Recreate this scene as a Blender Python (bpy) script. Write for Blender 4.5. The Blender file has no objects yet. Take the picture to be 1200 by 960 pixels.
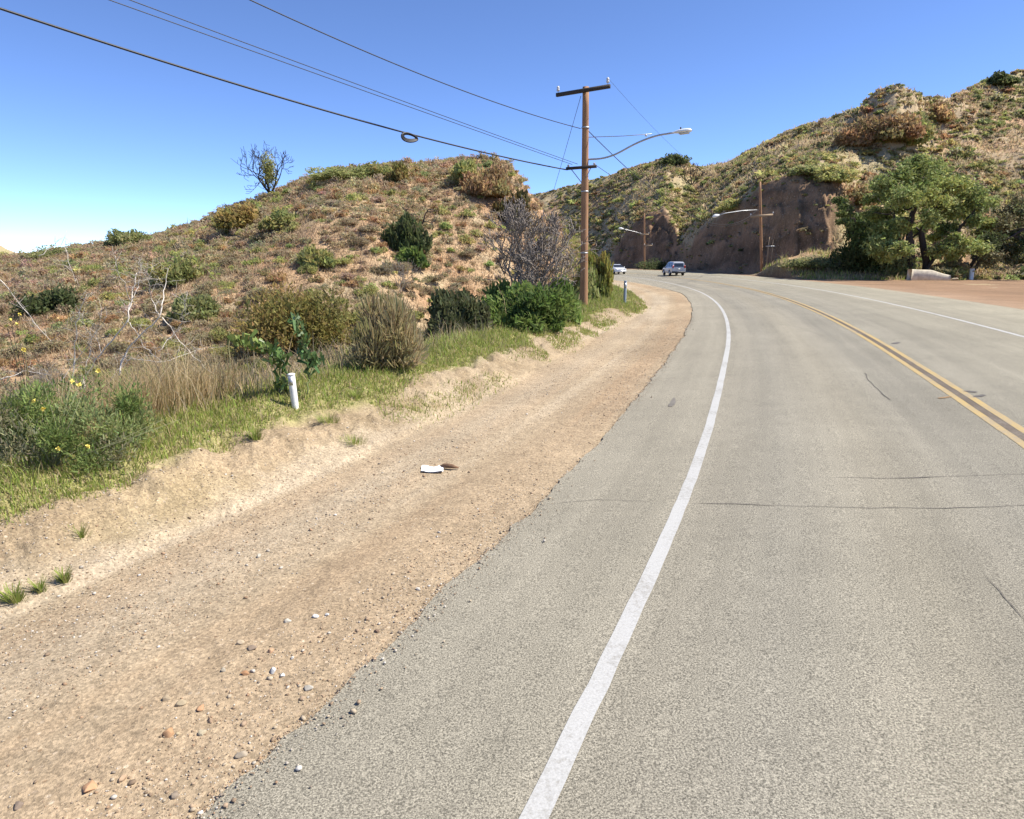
import bpy, bmesh, math, random
import numpy as np
from mathutils import Vector, Matrix
R_ = math.radians
rng = np.random.default_rng(7)
random.seed(7)
scene = bpy.context.scene
col = scene.collection

# ------------------------------------------------------------------ camera, sky, sun, exposure
FPX, HOR, CH = 780.0, 303.0, 2.4            # focal length and horizon row in photo pixels (1200 wide), eye height
PITCH = math.atan((480 - HOR) / FPX)
cam_data = bpy.data.cameras.new('camera')
cam = bpy.data.objects.new('camera', cam_data); col.objects.link(cam)
cam.location = (0, 0, CH); cam.rotation_euler = (math.pi / 2 - PITCH, 0, 0)
cam_data.sensor_width = 36.0; cam_data.lens = 36.0 * FPX / 1200.0
cam_data.clip_start = 0.05; cam_data.clip_end = 8000
scene.camera = cam

SUN_ELEV, SUN_AZ = R_(52), R_(90)            # azimuth measured from +Y towards +X
world = bpy.data.worlds.new('World'); scene.world = world; world.use_nodes = True
wn = world.node_tree.nodes; wl = world.node_tree.links
bg = wn['Background']; bg.inputs['Strength'].default_value = 0.15
sky = wn.new('ShaderNodeTexSky'); sky.sky_type = 'NISHITA'; sky.sun_disc = False
sky.sun_elevation = SUN_ELEV; sky.sun_rotation = SUN_AZ
sky.altitude = 3200; sky.air_density = 0.62; sky.dust_density = 0.0; sky.ozone_density = 5.0
hs = wn.new('ShaderNodeHueSaturation'); hs.inputs['Saturation'].default_value = 1.02; hs.inputs['Hue'].default_value = 0.504
wl.new(sky.outputs['Color'], hs.inputs['Color']); wl.new(hs.outputs['Color'], bg.inputs['Color'])
sun_data = bpy.data.lights.new('sun', 'SUN'); sun_data.energy = 4.5; sun_data.angle = R_(0.5)
sun_data.color = (1.0, 0.945, 0.85)
sun = bpy.data.objects.new('sun', sun_data); col.objects.link(sun)
sdir = Vector((math.cos(SUN_ELEV) * math.sin(SUN_AZ), math.cos(SUN_ELEV) * math.cos(SUN_AZ), math.sin(SUN_ELEV)))
sun.rotation_euler = sdir.to_track_quat('Z', 'Y').to_euler(); sun.location = sdir * 60
scene.view_settings.view_transform = 'Standard'; scene.view_settings.look = 'None'
scene.view_settings.exposure = 0.94; scene.view_settings.gamma = 1.0
scene.render.engine = 'CYCLES'
scene.cycles.max_bounces = 6; scene.cycles.diffuse_bounces = 3; scene.cycles.transparent_max_bounces = 4

# ------------------------------------------------------------------ general helpers
def ray(px, py):
    dx = (px - 600) / FPX; dy = (480 - py) / FPX
    return np.array([dx, math.cos(PITCH) + dy * math.sin(PITCH), -math.sin(PITCH) + dy * math.cos(PITCH)])
def at(px, py, depth):                       # the point seen at that pixel whose Y distance is depth
    d = ray(px, py); return np.array([0, 0, CH]) + d * (depth / d[1])
def azr(px, py, r):                          # azimuth (deg) and height of the point seen there at horizontal range r
    d = ray(px, py); h = math.hypot(d[0], d[1])
    return math.degrees(math.atan2(d[0], d[1])), CH + d[2] / h * r

def _hash(ix, iy, seed):
    n = (ix.astype(np.int64) * 374761393 + iy.astype(np.int64) * 668265263 + seed * 1442695041) & 0xFFFFFFFF
    n = ((n ^ (n >> 13)) * 1274126177) & 0xFFFFFFFF
    n = n ^ (n >> 16)
    return (n & 0xFFFF) / 65535.0
def vn(x, y, seed=0):
    x = np.asarray(x, float); y = np.asarray(y, float)
    ix = np.floor(x); iy = np.floor(y); fx = x - ix; fy = y - iy
    fx = fx * fx * fx * (fx * (fx * 6 - 15) + 10); fy = fy * fy * fy * (fy * (fy * 6 - 15) + 10)
    a = _hash(ix, iy, seed); b = _hash(ix + 1, iy, seed); c = _hash(ix, iy + 1, seed); d = _hash(ix + 1, iy + 1, seed)
    return (a + (b - a) * fx) * (1 - fy) + (c + (d - c) * fx) * fy
def fbm(x, y, seed=0, octv=4, gain=.5):      # about -1..1
    s = 0; a = 1; n = 0
    for o in range(octv):
        s = s + a * (vn(x, y, seed + o * 17) * 2 - 1); n += a; a *= gain
        x = np.asarray(x) * 2.03 + 5.1; y = np.asarray(y) * 2.03 - 3.7
    return s / n
def sstep(a, b, x):
    t = np.clip((x - a) / (b - a), 0, 1); return t * t * (3 - 2 * t)

# ------------------------------------------------------------------ road alignment (left edge line), s = offset to its right, t = length along it
BANK = 0.042
CTRL = np.array([(-60,-62),(-34,-40),(-15,-21),(-6.5,-10),(-2.6,-3.5),(-.9,0),(0.1,2.5),(0.83,4.0),(1.75,6.3),(3.13,10.0),
  (4.58,14.2),(6.56,20),(9.12,28.5),(11.55,38),(13.75,49),(15.25,61),(16.0,74),(15.9,89),(14.6,103),(11,121),(4,141),(-8,160),(-26,176),(-60,195)], float)
def catmull(C, n=20):
    out = []
    for i in range(len(C) - 1):
        p0 = C[max(i - 1, 0)]; p1 = C[i]; p2 = C[i + 1]; p3 = C[min(i + 2, len(C) - 1)]
        t1 = np.linalg.norm(p1 - p0) ** .5 + 1e-6; t2 = t1 + np.linalg.norm(p2 - p1) ** .5; t3 = t2 + np.linalg.norm(p3 - p2) ** .5 + 1e-6
        for k in range(n):
            t = t1 + (t2 - t1) * k / n
            A1 = (t1 - t) / t1 * p0 + t / t1 * p1; A2 = (t2 - t) / (t2 - t1) * p1 + (t - t1) / (t2 - t1) * p2
            A3 = (t3 - t) / (t3 - t2) * p2 + (t - t2) / (t3 - t2) * p3
            B1 = (t2 - t) / t2 * A1 + t / t2 * A2; B2 = (t3 - t) / (t3 - t1) * A2 + (t - t1) / (t3 - t1) * A3
            out.append((t2 - t) / (t2 - t1) * B1 + (t - t1) / (t2 - t1) * B2)
    out.append(C[-1]); return np.array(out)
_w = catmull(CTRL)
_d = np.r_[0, np.cumsum(np.linalg.norm(np.diff(_w, axis=0), axis=1))]
TS = np.arange(0, _d[-1], .5)
WL = np.stack([np.interp(TS, _d, _w[:, i]) for i in (0, 1)], -1)
_k = np.hanning(17); _k /= _k.sum()
for _ in range(2):
    _p = np.pad(WL, ((8, 8), (0, 0)), mode='reflect', reflect_type='odd')
    WL = np.stack([np.convolve(_p[:, i], _k, 'valid') for i in (0, 1)], -1)
_tg = np.gradient(WL, axis=0); _tg /= np.linalg.norm(_tg, axis=1)[:, None]
_nm = np.stack([_tg[:, 1], -_tg[:, 0]], -1)
def st_of(x, y):
    shp = np.shape(x); x = np.ravel(x); y = np.ravel(y)
    s = np.empty(len(x)); t = np.empty(len(x))
    cx = WL[::5, 0]; cy = WL[::5, 1]
    for i in range(0, len(x), 50000):
        X = x[i:i+50000]; Y = y[i:i+50000]
        k = ((X[:, None] - cx) ** 2 + (Y[:, None] - cy) ** 2).argmin(1) * 5
        for _ in range(3):
            k = np.clip(k, 0, len(WL) - 1)
            dt = (X - WL[k, 0]) * _tg[k, 0] + (Y - WL[k, 1]) * _tg[k, 1]
            k2 = np.clip(k + np.rint(np.clip(dt, -4, 4) / .5).astype(int), 0, len(WL) - 1); k = k2
        dx = X - WL[k, 0]; dy = Y - WL[k, 1]
        dt = dx * _tg[k, 0] + dy * _tg[k, 1]
        s[i:i+50000] = dx * _nm[k, 0] + dy * _nm[k, 1]; t[i:i+50000] = TS[k] + dt
    return s.reshape(shp), t.reshape(shp)
def xy_of(s, t):
    s = np.asarray(s, float); t = np.asarray(t, float)
    p = [np.interp(t, TS, WL[:, i]) for i in (0, 1)]; n = [np.interp(t, TS, _nm[:, i]) for i in (0, 1)]
    return p[0] + n[0] * s, p[1] + n[1] * s
def heading(t):
    return math.atan2(np.interp(t, TS, _tg[:, 0]), np.interp(t, TS, _tg[:, 1]))
def sA(t):                                   # left edge of the asphalt
    return np.interp(t, [0, 138, 150, 160, 168, 176, 190, 300], [-1.42, -1.42, -2.3, -2.9, -4.2, -5.6, -6, -6]) + .07 * fbm(np.asarray(t) * 1.1, np.asarray(t) * 0, 91, 3) + .045 * fbm(np.asarray(t) * 6, np.asarray(t) * 0 + 3, 92, 3)
S_RIGHT = 11.0
def sToe(t):
    return np.interp(t, [0, 92, 100, 110, 122, 131, 138, 146, 160, 175, 300], [-4.2, -4.2, -4.0, -4.15, -3.6, -4.5, -5.6, -7.0, -9.5, -12, -13])
def road_z(s): return BANK * s

# ------------------------------------------------------------------ relief: layers given by foot, top of the road cut and ridge along azimuth
def layer(pts):
    a = np.array(sorted([(azr(px, py, r)[0], r, azr(px, py, r)[1]) for px, py, r in pts]))
    return a[:, 0], a[:, 1], a[:, 2]
L_RIDGE = layer([(-420,318,78),(-300,310,76),(-150,303,72),(0,299,68),(40,297,67),(130,284,65),(180,276,63),(240,258,62),(300,233,60),(345,213,59),(400,199,58),(450,194,58),(500,191,58),(560,184,58),(590,189,58),(607,203,58),(616,222,58),(640,250,59),(660,268,60),(685,290,61),(702,306,62),(711,318,63),(717,334,64)])
L_FOOT = [(-420, 24), (0, 20), (150, 20), (300, 22), (450, 26), (550, 33), (620, 40), (680, 47), (717, 54)]
LF = (np.array([azr(p, 420, 1)[0] for p, r in L_FOOT]), np.array([r for p, r in L_FOOT]))
R_RIDGE = layer([(-500,255,300),(-120,268,250),(-40,278,235),(0,287,230),(22,296,228),(45,306,225),(120,312,225),(300,300,220),(450,280,220),(560,245,215),(610,231,205),(640,226,200),(670,218,195),(700,209,190),(730,199,186),(760,191,184),(782,185,180),(800,186,180),(816,197,186),(850,191,184),(875,178,178),(900,166,170),(925,155,160),(950,146,152),(975,137,146),(1000,129,140),(1030,114,134),(1050,107,132),(1070,109,134),(1090,115,140),(1112,113,148),(1150,97,158),(1200,82,168),(1300,60,180),(1500,30,190)])
# px column : foot range, cut top row, cut run
R_CUT = [(-500,220,300,4),(560,165,312,5),(690,150,308,5),(712,143,300,6),(728,139,276,8),(745,135,258,10),(760,132,250,11),(776,130,244,11),(788,127,262,10),(796,122,284,8),(806,117,283,6),(820,111,270,8),(850,102,244,9),(890,92,214,11),(930,86,201,12),(955,83,203,14),(972,81,208,17),(988,80,218,21),(1002,79,229,25),(1030,79,244,28),(1070,79,256,30),(1120,80,262,26),(1200,84,272,26),(1500,95,280,26)]
RC_az = np.array([azr(p, 300, 1)[0] for p, *_ in R_CUT])
RC_rf = np.array([c[1] for c in R_CUT], float)
RC_run = np.array([c[3] for c in R_CUT], float)
RC_zt = np.array([azr(p, y, r + u)[1] for p, r, y, u in R_CUT])

def relief(x, y):
    x = np.asarray(x, float); y = np.asarray(y, float)
    az = np.degrees(np.arctan2(x, y)); r = np.hypot(x, y)
    s, t = st_of(x, y)
    # base
    sa = sA(t); toe = np.minimum(sToe(t), sa - .9)
    rough = fbm(x * .9, y * .9, 3, 4)
    left = -.085 + .012 * fbm(s * 2.2, t * .25, 5, 3) + .010 * rough
    left = left - .02 * np.exp(-((s - sa + 1.15) / .3) ** 2) - .018 * np.exp(-((s - sa + 2.3) / .3) ** 2)
    wob = .28 * fbm(x * .35, y * .35, 8, 3)
    edge = toe + wob * .6
    bankz = .30 * sstep(0, .9, edge - s) + .17 * sstep(.8, 1.9, edge - s)
    bankz = bankz * (1 + .35 * fbm(x * .5 + 9, y * .5, 12, 3)) + .055 * sstep(.0, .12, edge - s + .12 * fbm(x * 1.7, y * 1.7, 14, 2)) + .13 * fbm(x * 2.9, y * 2.9, 13, 4, .6) * sstep(.1, .6, edge - s) * (1 - .6 * sstep(1.1, 1.8, edge - s))
    gul = -2.5 * sstep(2.3, 10.5, edge - s) * sstep(175, 130, t)
    left = left + bankz + gul + .12 * fbm(x * .4, y * .4, 15, 3) * sstep(2, 4, edge - s)
    right = road_z(S_RIGHT) - .03 + .02 * fbm(x * .3, y * .3, 21, 3) - .02 * sstep(0, 8, s - S_RIGHT)
    under = road_z(s) - .14
    z = np.where(s < sa + .12, left + (under - left) * sstep(sa + .03, sa + .12, s), np.where(s > S_RIGHT - .12, right + (under - right) * sstep(S_RIGHT - .03, S_RIGHT - .12, s), under))
    zone = np.zeros(np.shape(z), int)
    # left hill
    rr = np.interp(az, L_RIDGE[0], L_RIDGE[1]); zr = np.interp(az, L_RIDGE[0], L_RIDGE[2]); rf = np.interp(az, LF[0], LF[1])
    u = np.clip((r - rf) / (rr - rf), 0, 1)
    prof = .55 * u + .45 * np.sin(u * np.pi / 2) ** 1.1
    zl = -3.0 + (zr + 3.0) * prof
    gl = fbm(az * .16 + 2, r * .02, 31, 3)
    zl = zl + (.9 * gl + .55 * fbm(x * .12, y * .12, 33, 4) + .2 * fbm(x * .6, y * .6, 35, 3)) * np.sin(u * np.pi) ** .8 * np.clip(zr / 6, 0, 1)
    zl = np.where(r > rr, zr - (r - rr) * .32, zl)
    zl = zl + .22 * fbm(x * .45, y * .45, 36, 3) * (u > .9)
    zl = np.where((az < L_RIDGE[0][0]) | (az > L_RIDGE[0][-1]) | (y < 0) | (r < rf), -50, zl)
    m = zl > z; zone = np.where(m, 1, zone); z = np.maximum(z, zl)
    # right and rear hills
    rr = np.interp(az, R_RIDGE[0], R_RIDGE[1]); zr = np.interp(az, R_RIDGE[0], R_RIDGE[2])
    rf = np.interp(az, RC_az, RC_rf) + 1.2 * fbm(az * .9, r * 0, 41, 3); run = np.interp(az, RC_az, RC_run); zt = np.interp(az, RC_az, RC_zt)
    tall = sstep(2.2, 5, zt)
    zf = .42
    u1 = np.clip((r - rf) / run, 0, 1); u2 = np.clip((r - rf - run) / np.maximum(rr - rf - run, 1), 0, 1)
    face = zf + (zt - zf) * (.12 * u1 + .88 * sstep(0, 1, u1) ** .9)
    ca = az * 1.7; cv = u1 * 16.0
    face = face + tall * np.sin(np.clip(u1, 0, 1) * np.pi) ** .7 * (1.0 * fbm(ca * .13, cv * .10, 43, 3) + .9 * fbm(ca * .36, cv * .34, 44, 4) + .9 * fbm(ca * 1.1, cv * 1.0, 52, 3))
    up = zt + (zr - zt) * (.8 * u2 + .2 * u2 * u2)
    amp = np.sin(np.clip(u2, 0, 1) * np.pi) ** .7 * np.clip(zr / 12, 0, 1)
    up = up + amp * (2.6 * fbm(x * .035, y * .035, 45, 3) + 1.2 * fbm(x * .13, y * .13, 46, 4))
    ox, oy = OUT[0], OUT[1]
    up = up + 1.0 * np.exp(-((x - ox) / 5.5) ** 2 - ((y - oy) / 6) ** 2) * np.clip(1 + .6 * fbm(x * .3, y * .3, 47, 3), 0, 2)
    zz = np.where(u1 < 1, face, up)
    zz = zz + .5 * fbm(x * .3, y * .3, 48, 4) * sstep(0, .4, u1)
    zz = np.where(r > rr, zr - (r - rr) * .18 + .3 * fbm(x * .3, y * .3, 48, 4), zz)
    zz = np.where((r < rf) | (y < 0), -50, zz)
    # debris slope below the cut and the low berm behind the dirt pull-out
    tx, ty = at(962, 310, 71)[:2]
    mound = .42 + 2.6 * np.exp(-((x - tx) / 5.5) ** 2 - ((y - ty - 2) / 4.5) ** 2) * (1 + .3 * fbm(x * .4, y * .4, 49, 3))
    rb = 64.0 + .8 * fbm(az * .4, az * 0, 50, 2)
    berm = .35 + .55 * sstep(0, 2.0, y - rb) * (1 + .5 * fbm(x * .5, y * .5, 51, 3)) + .35 * sstep(2.0, 9, y - rb)
    berm = np.where((az > azr(985, 320, 1)[0]) & (y > 0) & (s > 13), berm, -50)
    mound = np.where((s > 12.2) & (y > 20), mound, -50)
    m2 = np.maximum(np.maximum(zz, mound), berm)
    m = m2 > z + .02; zone = np.where(m, 2, zone); z = np.maximum(z, m2)
    z = np.where(r > 420, np.minimum(z, 0) - .5, z)
    return z, zone, s, t
OUT = at(1030, 152, 118)
def H(x, y): return relief(np.atleast_1d(np.asarray(x, float)), np.atleast_1d(np.asarray(y, float)))[0]
def gz(x, y): return float(H(x, y)[0])
def hit(px, py, lo=4.0, hi=260.0):           # the ground point seen at a photo pixel
    d = ray(px, py); h = math.hypot(d[0], d[1])
    rr = np.exp(np.linspace(math.log(lo), math.log(hi), 1500)); X = d[0] / h * rr; Y = d[1] / h * rr; Z = CH + d[2] / h * rr
    g = H(X, Y); k = np.nonzero(Z < g)[0]
    k = k[0] if len(k) else int(np.argmin(Z - g)); return np.array([X[k], Y[k], g[k]])

# ------------------------------------------------------------------ object helpers
def mesh_np(name, V, F, colr=None, uv=None, smooth=False, mat_index=None):
    V = np.ascontiguousarray(V, np.float32); me = bpy.data.meshes.new(name)
    F = [np.asarray(F)] if not isinstance(F, list) else [np.asarray(f) for f in F]
    F = [f for f in F if len(f)]
    nl = sum(f.size for f in F); nf = sum(len(f) for f in F)
    me.vertices.add(len(V)); me.vertices.foreach_set('co', V.ravel())
    me.loops.add(nl); me.polygons.add(nf)
    loops = np.concatenate([f.ravel() for f in F]).astype(np.int32)
    me.loops.foreach_set('vertex_index', loops)
    cnt = np.concatenate([np.full(len(f), f.shape[1]) for f in F]); st = np.r_[0, np.cumsum(cnt)[:-1]]
    me.polygons.foreach_set('loop_start', st.astype(np.int32))
    if mat_index is not None: me.polygons.foreach_set('material_index', np.asarray(mat_index, np.int32))
    if smooth: me.polygons.foreach_set('use_smooth', np.ones(nf, bool))
    me.update(calc_edges=True)
    if colr is not None:
        c = np.ones((len(V), 4), np.float32); c[:, :3] = colr
        a = me.color_attributes.new('col', 'FLOAT_COLOR', 'POINT'); a.data.foreach_set('color', c.ravel())
    if uv is not None:
        u = me.uv_layers.new(name='UVMap'); u.data.foreach_set('uv', np.asarray(uv, np.float32)[loops].ravel())
    return me
def tag(o, label=None, cat=None, group=None, kind=None):
    if label: o['label'] = label
    if cat: o['category'] = cat
    if group: o['group'] = group
    if kind: o['kind'] = kind
    return o
def link(name, me, mat, parent=None, loc=None):
    o = bpy.data.objects.new(name, me); col.objects.link(o)
    if mat is not None and not me.materials:
        for m in (mat if isinstance(mat, (list, tuple)) else [mat]): me.materials.append(m)
    if parent is not None: o.parent = parent
    if loc is not None: o.location = loc
    return o
def empty(name, loc, rz=0.0):
    o = bpy.data.objects.new(name, None); col.objects.link(o); o.location = loc; o.rotation_euler = (0, 0, rz); o.empty_display_size = .3
    return o
class Geo:                                    # collects tubes, boxes and quads into one mesh
    def __init__(s): s.V = []; s.F4 = []; s.F3 = []; s.C = []; s.n = 0
    def add(s, V, F4=None, F3=None, c=(1, 1, 1)):
        V = np.asarray(V, float); s.V.append(V); s.C.append(np.broadcast_to(np.asarray(c, float), (len(V), 3)))
        if F4 is not None and len(F4): s.F4.append(np.asarray(F4, int) + s.n)
        if F3 is not None and len(F3): s.F3.append(np.asarray(F3, int) + s.n)
        s.n += len(V)
    def tube(s, P, rad, sides=6, c=(1, 1, 1), cap=True):
        P = np.asarray(P, float); n = len(P); rad = np.broadcast_to(np.asarray(rad, float), (n,))
        T = np.gradient(P, axis=0); T /= np.linalg.norm(T, axis=1)[:, None] + 1e-9
        up = np.array([0, 0, 1.0]) if abs(T[0, 2]) < .9 else np.array([1.0, 0, 0])
        A = np.cross(T, up); A /= np.linalg.norm(A, axis=1)[:, None] + 1e-9; B = np.cross(A, T)
        th = np.arange(sides) * 2 * np.pi / sides
        V = P[:, None] + (A[:, None] * np.cos(th)[None, :, None] + B[:, None] * np.sin(th)[None, :, None]) * rad[:, None, None]
        i = np.arange(n - 1)[:, None] * sides; j = np.arange(sides)[None]; k = (j + 1) % sides
        F = np.stack([i + j, i + k, i + sides + k, i + sides + j], -1).reshape(-1, 4)
        V = V.reshape(-1, 3); F3 = None
        if cap:
            V = np.vstack([V, P[:1], P[-1:]]); a = np.arange(sides); b = (a + 1) % sides; m = n * sides
            F3 = np.vstack([np.stack([b, a, np.full(sides, m)], -1), np.stack([a + m - sides, b + m - sides, np.full(sides, m + 1)], -1)])
        s.add(V, F, F3, c)
    def box(s, cx, size, ax=None, c=(1, 1, 1)):
        h = np.asarray(size, float) / 2
        V = np.array([(x, y, z) for x in (-1, 1) for y in (-1, 1) for z in (-1, 1)], float) * h
        if ax is not None: V = V @ np.asarray(ax, float)
        s.add(V + np.asarray(cx, float), [(0, 1, 3, 2), (4, 6, 7, 5), (0, 4, 5, 1), (2, 3, 7, 6), (0, 2, 6, 4), (1, 5, 7, 3)], None, c)
    def quads(s, C, U, W, c):
        C = np.asarray(C, float); n = len(C)
        V = np.stack([C - U - W, C + U - W, C + U * .55 + W, C - U * .55 + W], 1).reshape(-1, 3)
        s.add(V, np.arange(4 * n).reshape(-1, 4), None, np.repeat(np.broadcast_to(c, (n, 3)), 4, 0))
    def mesh(s, name, smooth=False, origin=None):
        V = np.vstack(s.V)
        if origin is not None: V = V - np.asarray(origin)
        F = ([np.vstack(s.F4)] if s.F4 else []) + ([np.vstack(s.F3)] if s.F3 else [])
        return mesh_np(name, V, F, np.vstack(s.C), smooth=smooth)

# ------------------------------------------------------------------ materials
def mat_new(name):
    m = bpy.data.materials.new(name); m.use_nodes = True; nt = m.node_tree
    return m, nt, nt.nodes, nt.links, nt.nodes['Principled BSDF']
def nz(N, L, vec, scale, detail=4, rough=.55):
    n = N.new('ShaderNodeTexNoise'); n.inputs['Scale'].default_value = scale; n.inputs['Detail'].default_value = detail; n.inputs['Roughness'].default_value = rough
    if vec is not None: L.new(vec, n.inputs['Vector'])
    return n
def mp(N, L, val, a, b, c, d):
    n = N.new('ShaderNodeMapRange'); n.inputs[1].default_value = a; n.inputs[2].default_value = b; n.inputs[3].default_value = c; n.inputs[4].default_value = d
    L.new(val, n.inputs[0]); return n.outputs[0]
def mulc(N, L, colr, fac):
    n = N.new('ShaderNodeVectorMath'); n.operation = 'SCALE'
    if isinstance(colr, tuple): n.inputs[0].default_value = colr
    else: L.new(colr, n.inputs[0])
    L.new(fac, n.inputs['Scale']); return n.outputs[0]
def mth(N, L, op, a, b):
    n = N.new('ShaderNodeMath'); n.operation = op
    for i, v in enumerate((a, b)):
        if isinstance(v, (int, float)): n.inputs[i].default_value = v
        else: L.new(v, n.inputs[i])
    return n.outputs[0]
def mix(N, L, f, a, b):
    n = N.new('ShaderNodeMix'); n.data_type = 'RGBA'
    if isinstance(f, (int, float)): n.inputs[0].default_value = f
    else: L.new(f, n.inputs[0])
    for i, v in ((6, a), (7, b)):
        if isinstance(v, tuple): n.inputs[i].default_value = (*v, 1)
        else: L.new(v, n.inputs[i])
    return n.outputs[2]
def bump(N, L, P, h, strength, dist):
    b = N.new('ShaderNodeBump'); b.inputs['Strength'].default_value = strength; b.inputs['Distance'].default_value = dist
    L.new(h, b.inputs['Height']); L.new(b.outputs[0], P.inputs['Normal'])
def simple(name, c, rough=.6, metal=0., var=.15, scale=6., bmp=0.):
    m, nt, N, L, P = mat_new(name); tc = N.new('ShaderNodeTexCoord')
    n = nz(N, L, tc.outputs['Object'], scale); L.new(mulc(N, L, c, mp(N, L, n.outputs[0], .3, .7, 1 - var, 1 + var)), P.inputs['Base Color'])
    P.inputs['Roughness'].default_value = rough; P.inputs['Metallic'].default_value = metal
    if bmp: bump(N, L, P, n.outputs[0], bmp, .02)
    return m
def ground_mat(name, fine, bumpd, specks=True):
    m, nt, N, L, P = mat_new(name); tc = N.new('ShaderNodeTexCoord'); at_ = N.new('ShaderNodeAttribute'); at_.attribute_name = 'col'
    n1 = nz(N, L, tc.outputs['Object'], fine * .05, 4); n2 = nz(N, L, tc.outputs['Object'], fine, 6, .7); n3 = nz(N, L, tc.outputs['Object'], fine * 6, 3, .7)
    v = mth(N, L, 'MULTIPLY', mp(N, L, n1.outputs[0], .3, .7, .84, 1.16), mp(N, L, n2.outputs[0], .3, .7, .80, 1.20))
    v = mth(N, L, 'MULTIPLY', v, mp(N, L, n3.outputs[0], .3, .7, .82, 1.18))
    c = mulc(N, L, at_.outputs['Color'], v)
    if specks:
        vo = N.new('ShaderNodeTexVoronoi'); vo.inputs['Scale'].default_value = fine * 3.2; L.new(tc.outputs['Object'], vo.inputs['Vector'])
        w = N.new('ShaderNodeSeparateColor'); L.new(vo.outputs['Color'], w.inputs[0])
        f = mth(N, L, 'MULTIPLY', mp(N, L, vo.outputs['Distance'], .18, .34, 1, 0), mp(N, L, w.outputs[0], .62, .66, 0, .75))
        c = mix(N, L, f, c, mix(N, L, w.outputs[1], (.20, .13, .075), (.50, .41, .30)))
    if specks:
        v2 = N.new('ShaderNodeTexVoronoi'); v2.inputs['Scale'].default_value = fine * 9; L.new(tc.outputs['Object'], v2.inputs['Vector'])
        w2 = N.new('ShaderNodeSeparateColor'); L.new(v2.outputs['Color'], w2.inputs[0]); c = mulc(N, L, c, mp(N, L, w2.outputs[0], 0, 1, .74, 1.26))
    L.new(c, P.inputs['Base Color']); P.inputs['Roughness'].default_value = .95; P.inputs['Specular IOR Level'].default_value = .15
    bump(N, L, P, mth(N, L, 'ADD', n2.outputs[0], mth(N, L, 'MULTIPLY', n3.outputs[0], .35)), .8, bumpd)
    return m
def leaf_mat(name, trans=.4, rough=.65, spread=.18):
    m, nt, N, L, P = mat_new(name); at_ = N.new('ShaderNodeAttribute'); at_.attribute_name = 'col'
    oi = N.new('ShaderNodeObjectInfo'); c = mulc(N, L, at_.outputs['Color'], mp(N, L, oi.outputs['Random'], 0, 1, 1 - spread, 1 + spread))
    L.new(c, P.inputs['Base Color']); P.inputs['Roughness'].default_value = rough; P.inputs['Specular IOR Level'].default_value = .2
    tr = N.new('ShaderNodeBsdfTranslucent'); L.new(c, tr.inputs['Color']); mx = N.new('ShaderNodeMixShader'); mx.inputs[0].default_value = trans
    L.new(P.outputs[0], mx.inputs[1]); L.new(tr.outputs[0], mx.inputs[2]); L.new(mx.outputs[0], N['Material Output'].inputs['Surface'])
    return m
M_DIRT = ground_mat('roadside_dirt', 7.0, .03)
M_HILL = ground_mat('hill_soil', 1.6, .12, True)
M_LEAF = leaf_mat('shrub_leaves', .5); M_OAK = leaf_mat('oak_leaves', .3); M_GRASS = leaf_mat('grass_blades', .45, .6, .02); M_TWIG = leaf_mat('dry_twigs', 0, .8, .1)

def asphalt_mat():
    m, nt, N, L, P = mat_new('asphalt'); tc = N.new('ShaderNodeTexCoord'); uv = N.new('ShaderNodeSeparateXYZ'); L.new(tc.outputs['UV'], uv.inputs[0])
    ob = tc.outputs['Object']
    big = nz(N, L, ob, .35, 4); med = nz(N, L, ob, 3.0, 4); fine = nz(N, L, ob, 95, 2, .8); fin2 = nz(N, L, ob, 230, 2, .8)
    cmb = N.new('ShaderNodeCombineXYZ'); L.new(mth(N, L, 'MULTIPLY', uv.outputs[0], 2.2), cmb.inputs[0]); L.new(mth(N, L, 'MULTIPLY', uv.outputs[1], .05), cmb.inputs[1])
    streak = nz(N, L, cmb.outputs[0], 1.0, 4)
    v = mth(N, L, 'MULTIPLY', mp(N, L, big.outputs[0], .3, .7, .90, 1.08), mp(N, L, med.outputs[0], .3, .7, .95, 1.05))
    v = mth(N, L, 'MULTIPLY', v, mp(N, L, streak.outputs[0], .3, .7, .87, 1.11))
    v = mth(N, L, 'MULTIPLY', v, mp(N, L, fine.outputs[0], .36, .64, .42, 1.6))
    v = mth(N, L, 'MULTIPLY', v, mp(N, L, fin2.outputs[0], .35, .65, .6, 1.4))
    rp = N.new('ShaderNodeValToRGB'); el = rp.color_ramp.elements    # wear across the road: shoulder, wheel paths, pale outer shoulder
    stops = [(-6, (0.258, 0.230, 0.176)), (-.3, (0.249, 0.227, 0.176)), (.2, (0.234, 0.213, 0.166)), (.9, (0.216, 0.199, 0.158)), (1.9, (0.244, 0.221, 0.169)), (2.9, (0.212, 0.196, 0.156)), (3.5, (0.244, 0.221, 0.167)), (4.6, (0.219, 0.201, 0.158)), (5.6, (0.239, 0.218, 0.167)), (6.6, (0.225, 0.206, 0.160)), (7.7, (0.268, 0.243, 0.181)), (11.5, (0.286, 0.259, 0.188))]
    for i, (s_, c_) in enumerate(stops):
        e = el[i] if i < 2 else el.new(.5); e.position = (s_ + 6) / 18; e.color = (*c_, 1)
    L.new(mp(N, L, uv.outputs[0], -6, 12, 0, 1), rp.inputs[0])
    L.new(mulc(N, L, rp.outputs[0], v), P.inputs['Base Color']); P.inputs['Roughness'].default_value = .9; P.inputs['Specular IOR Level'].default_value = .25
    bump(N, L, P, fine.outputs[0], .55, .008)
    return m
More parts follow.
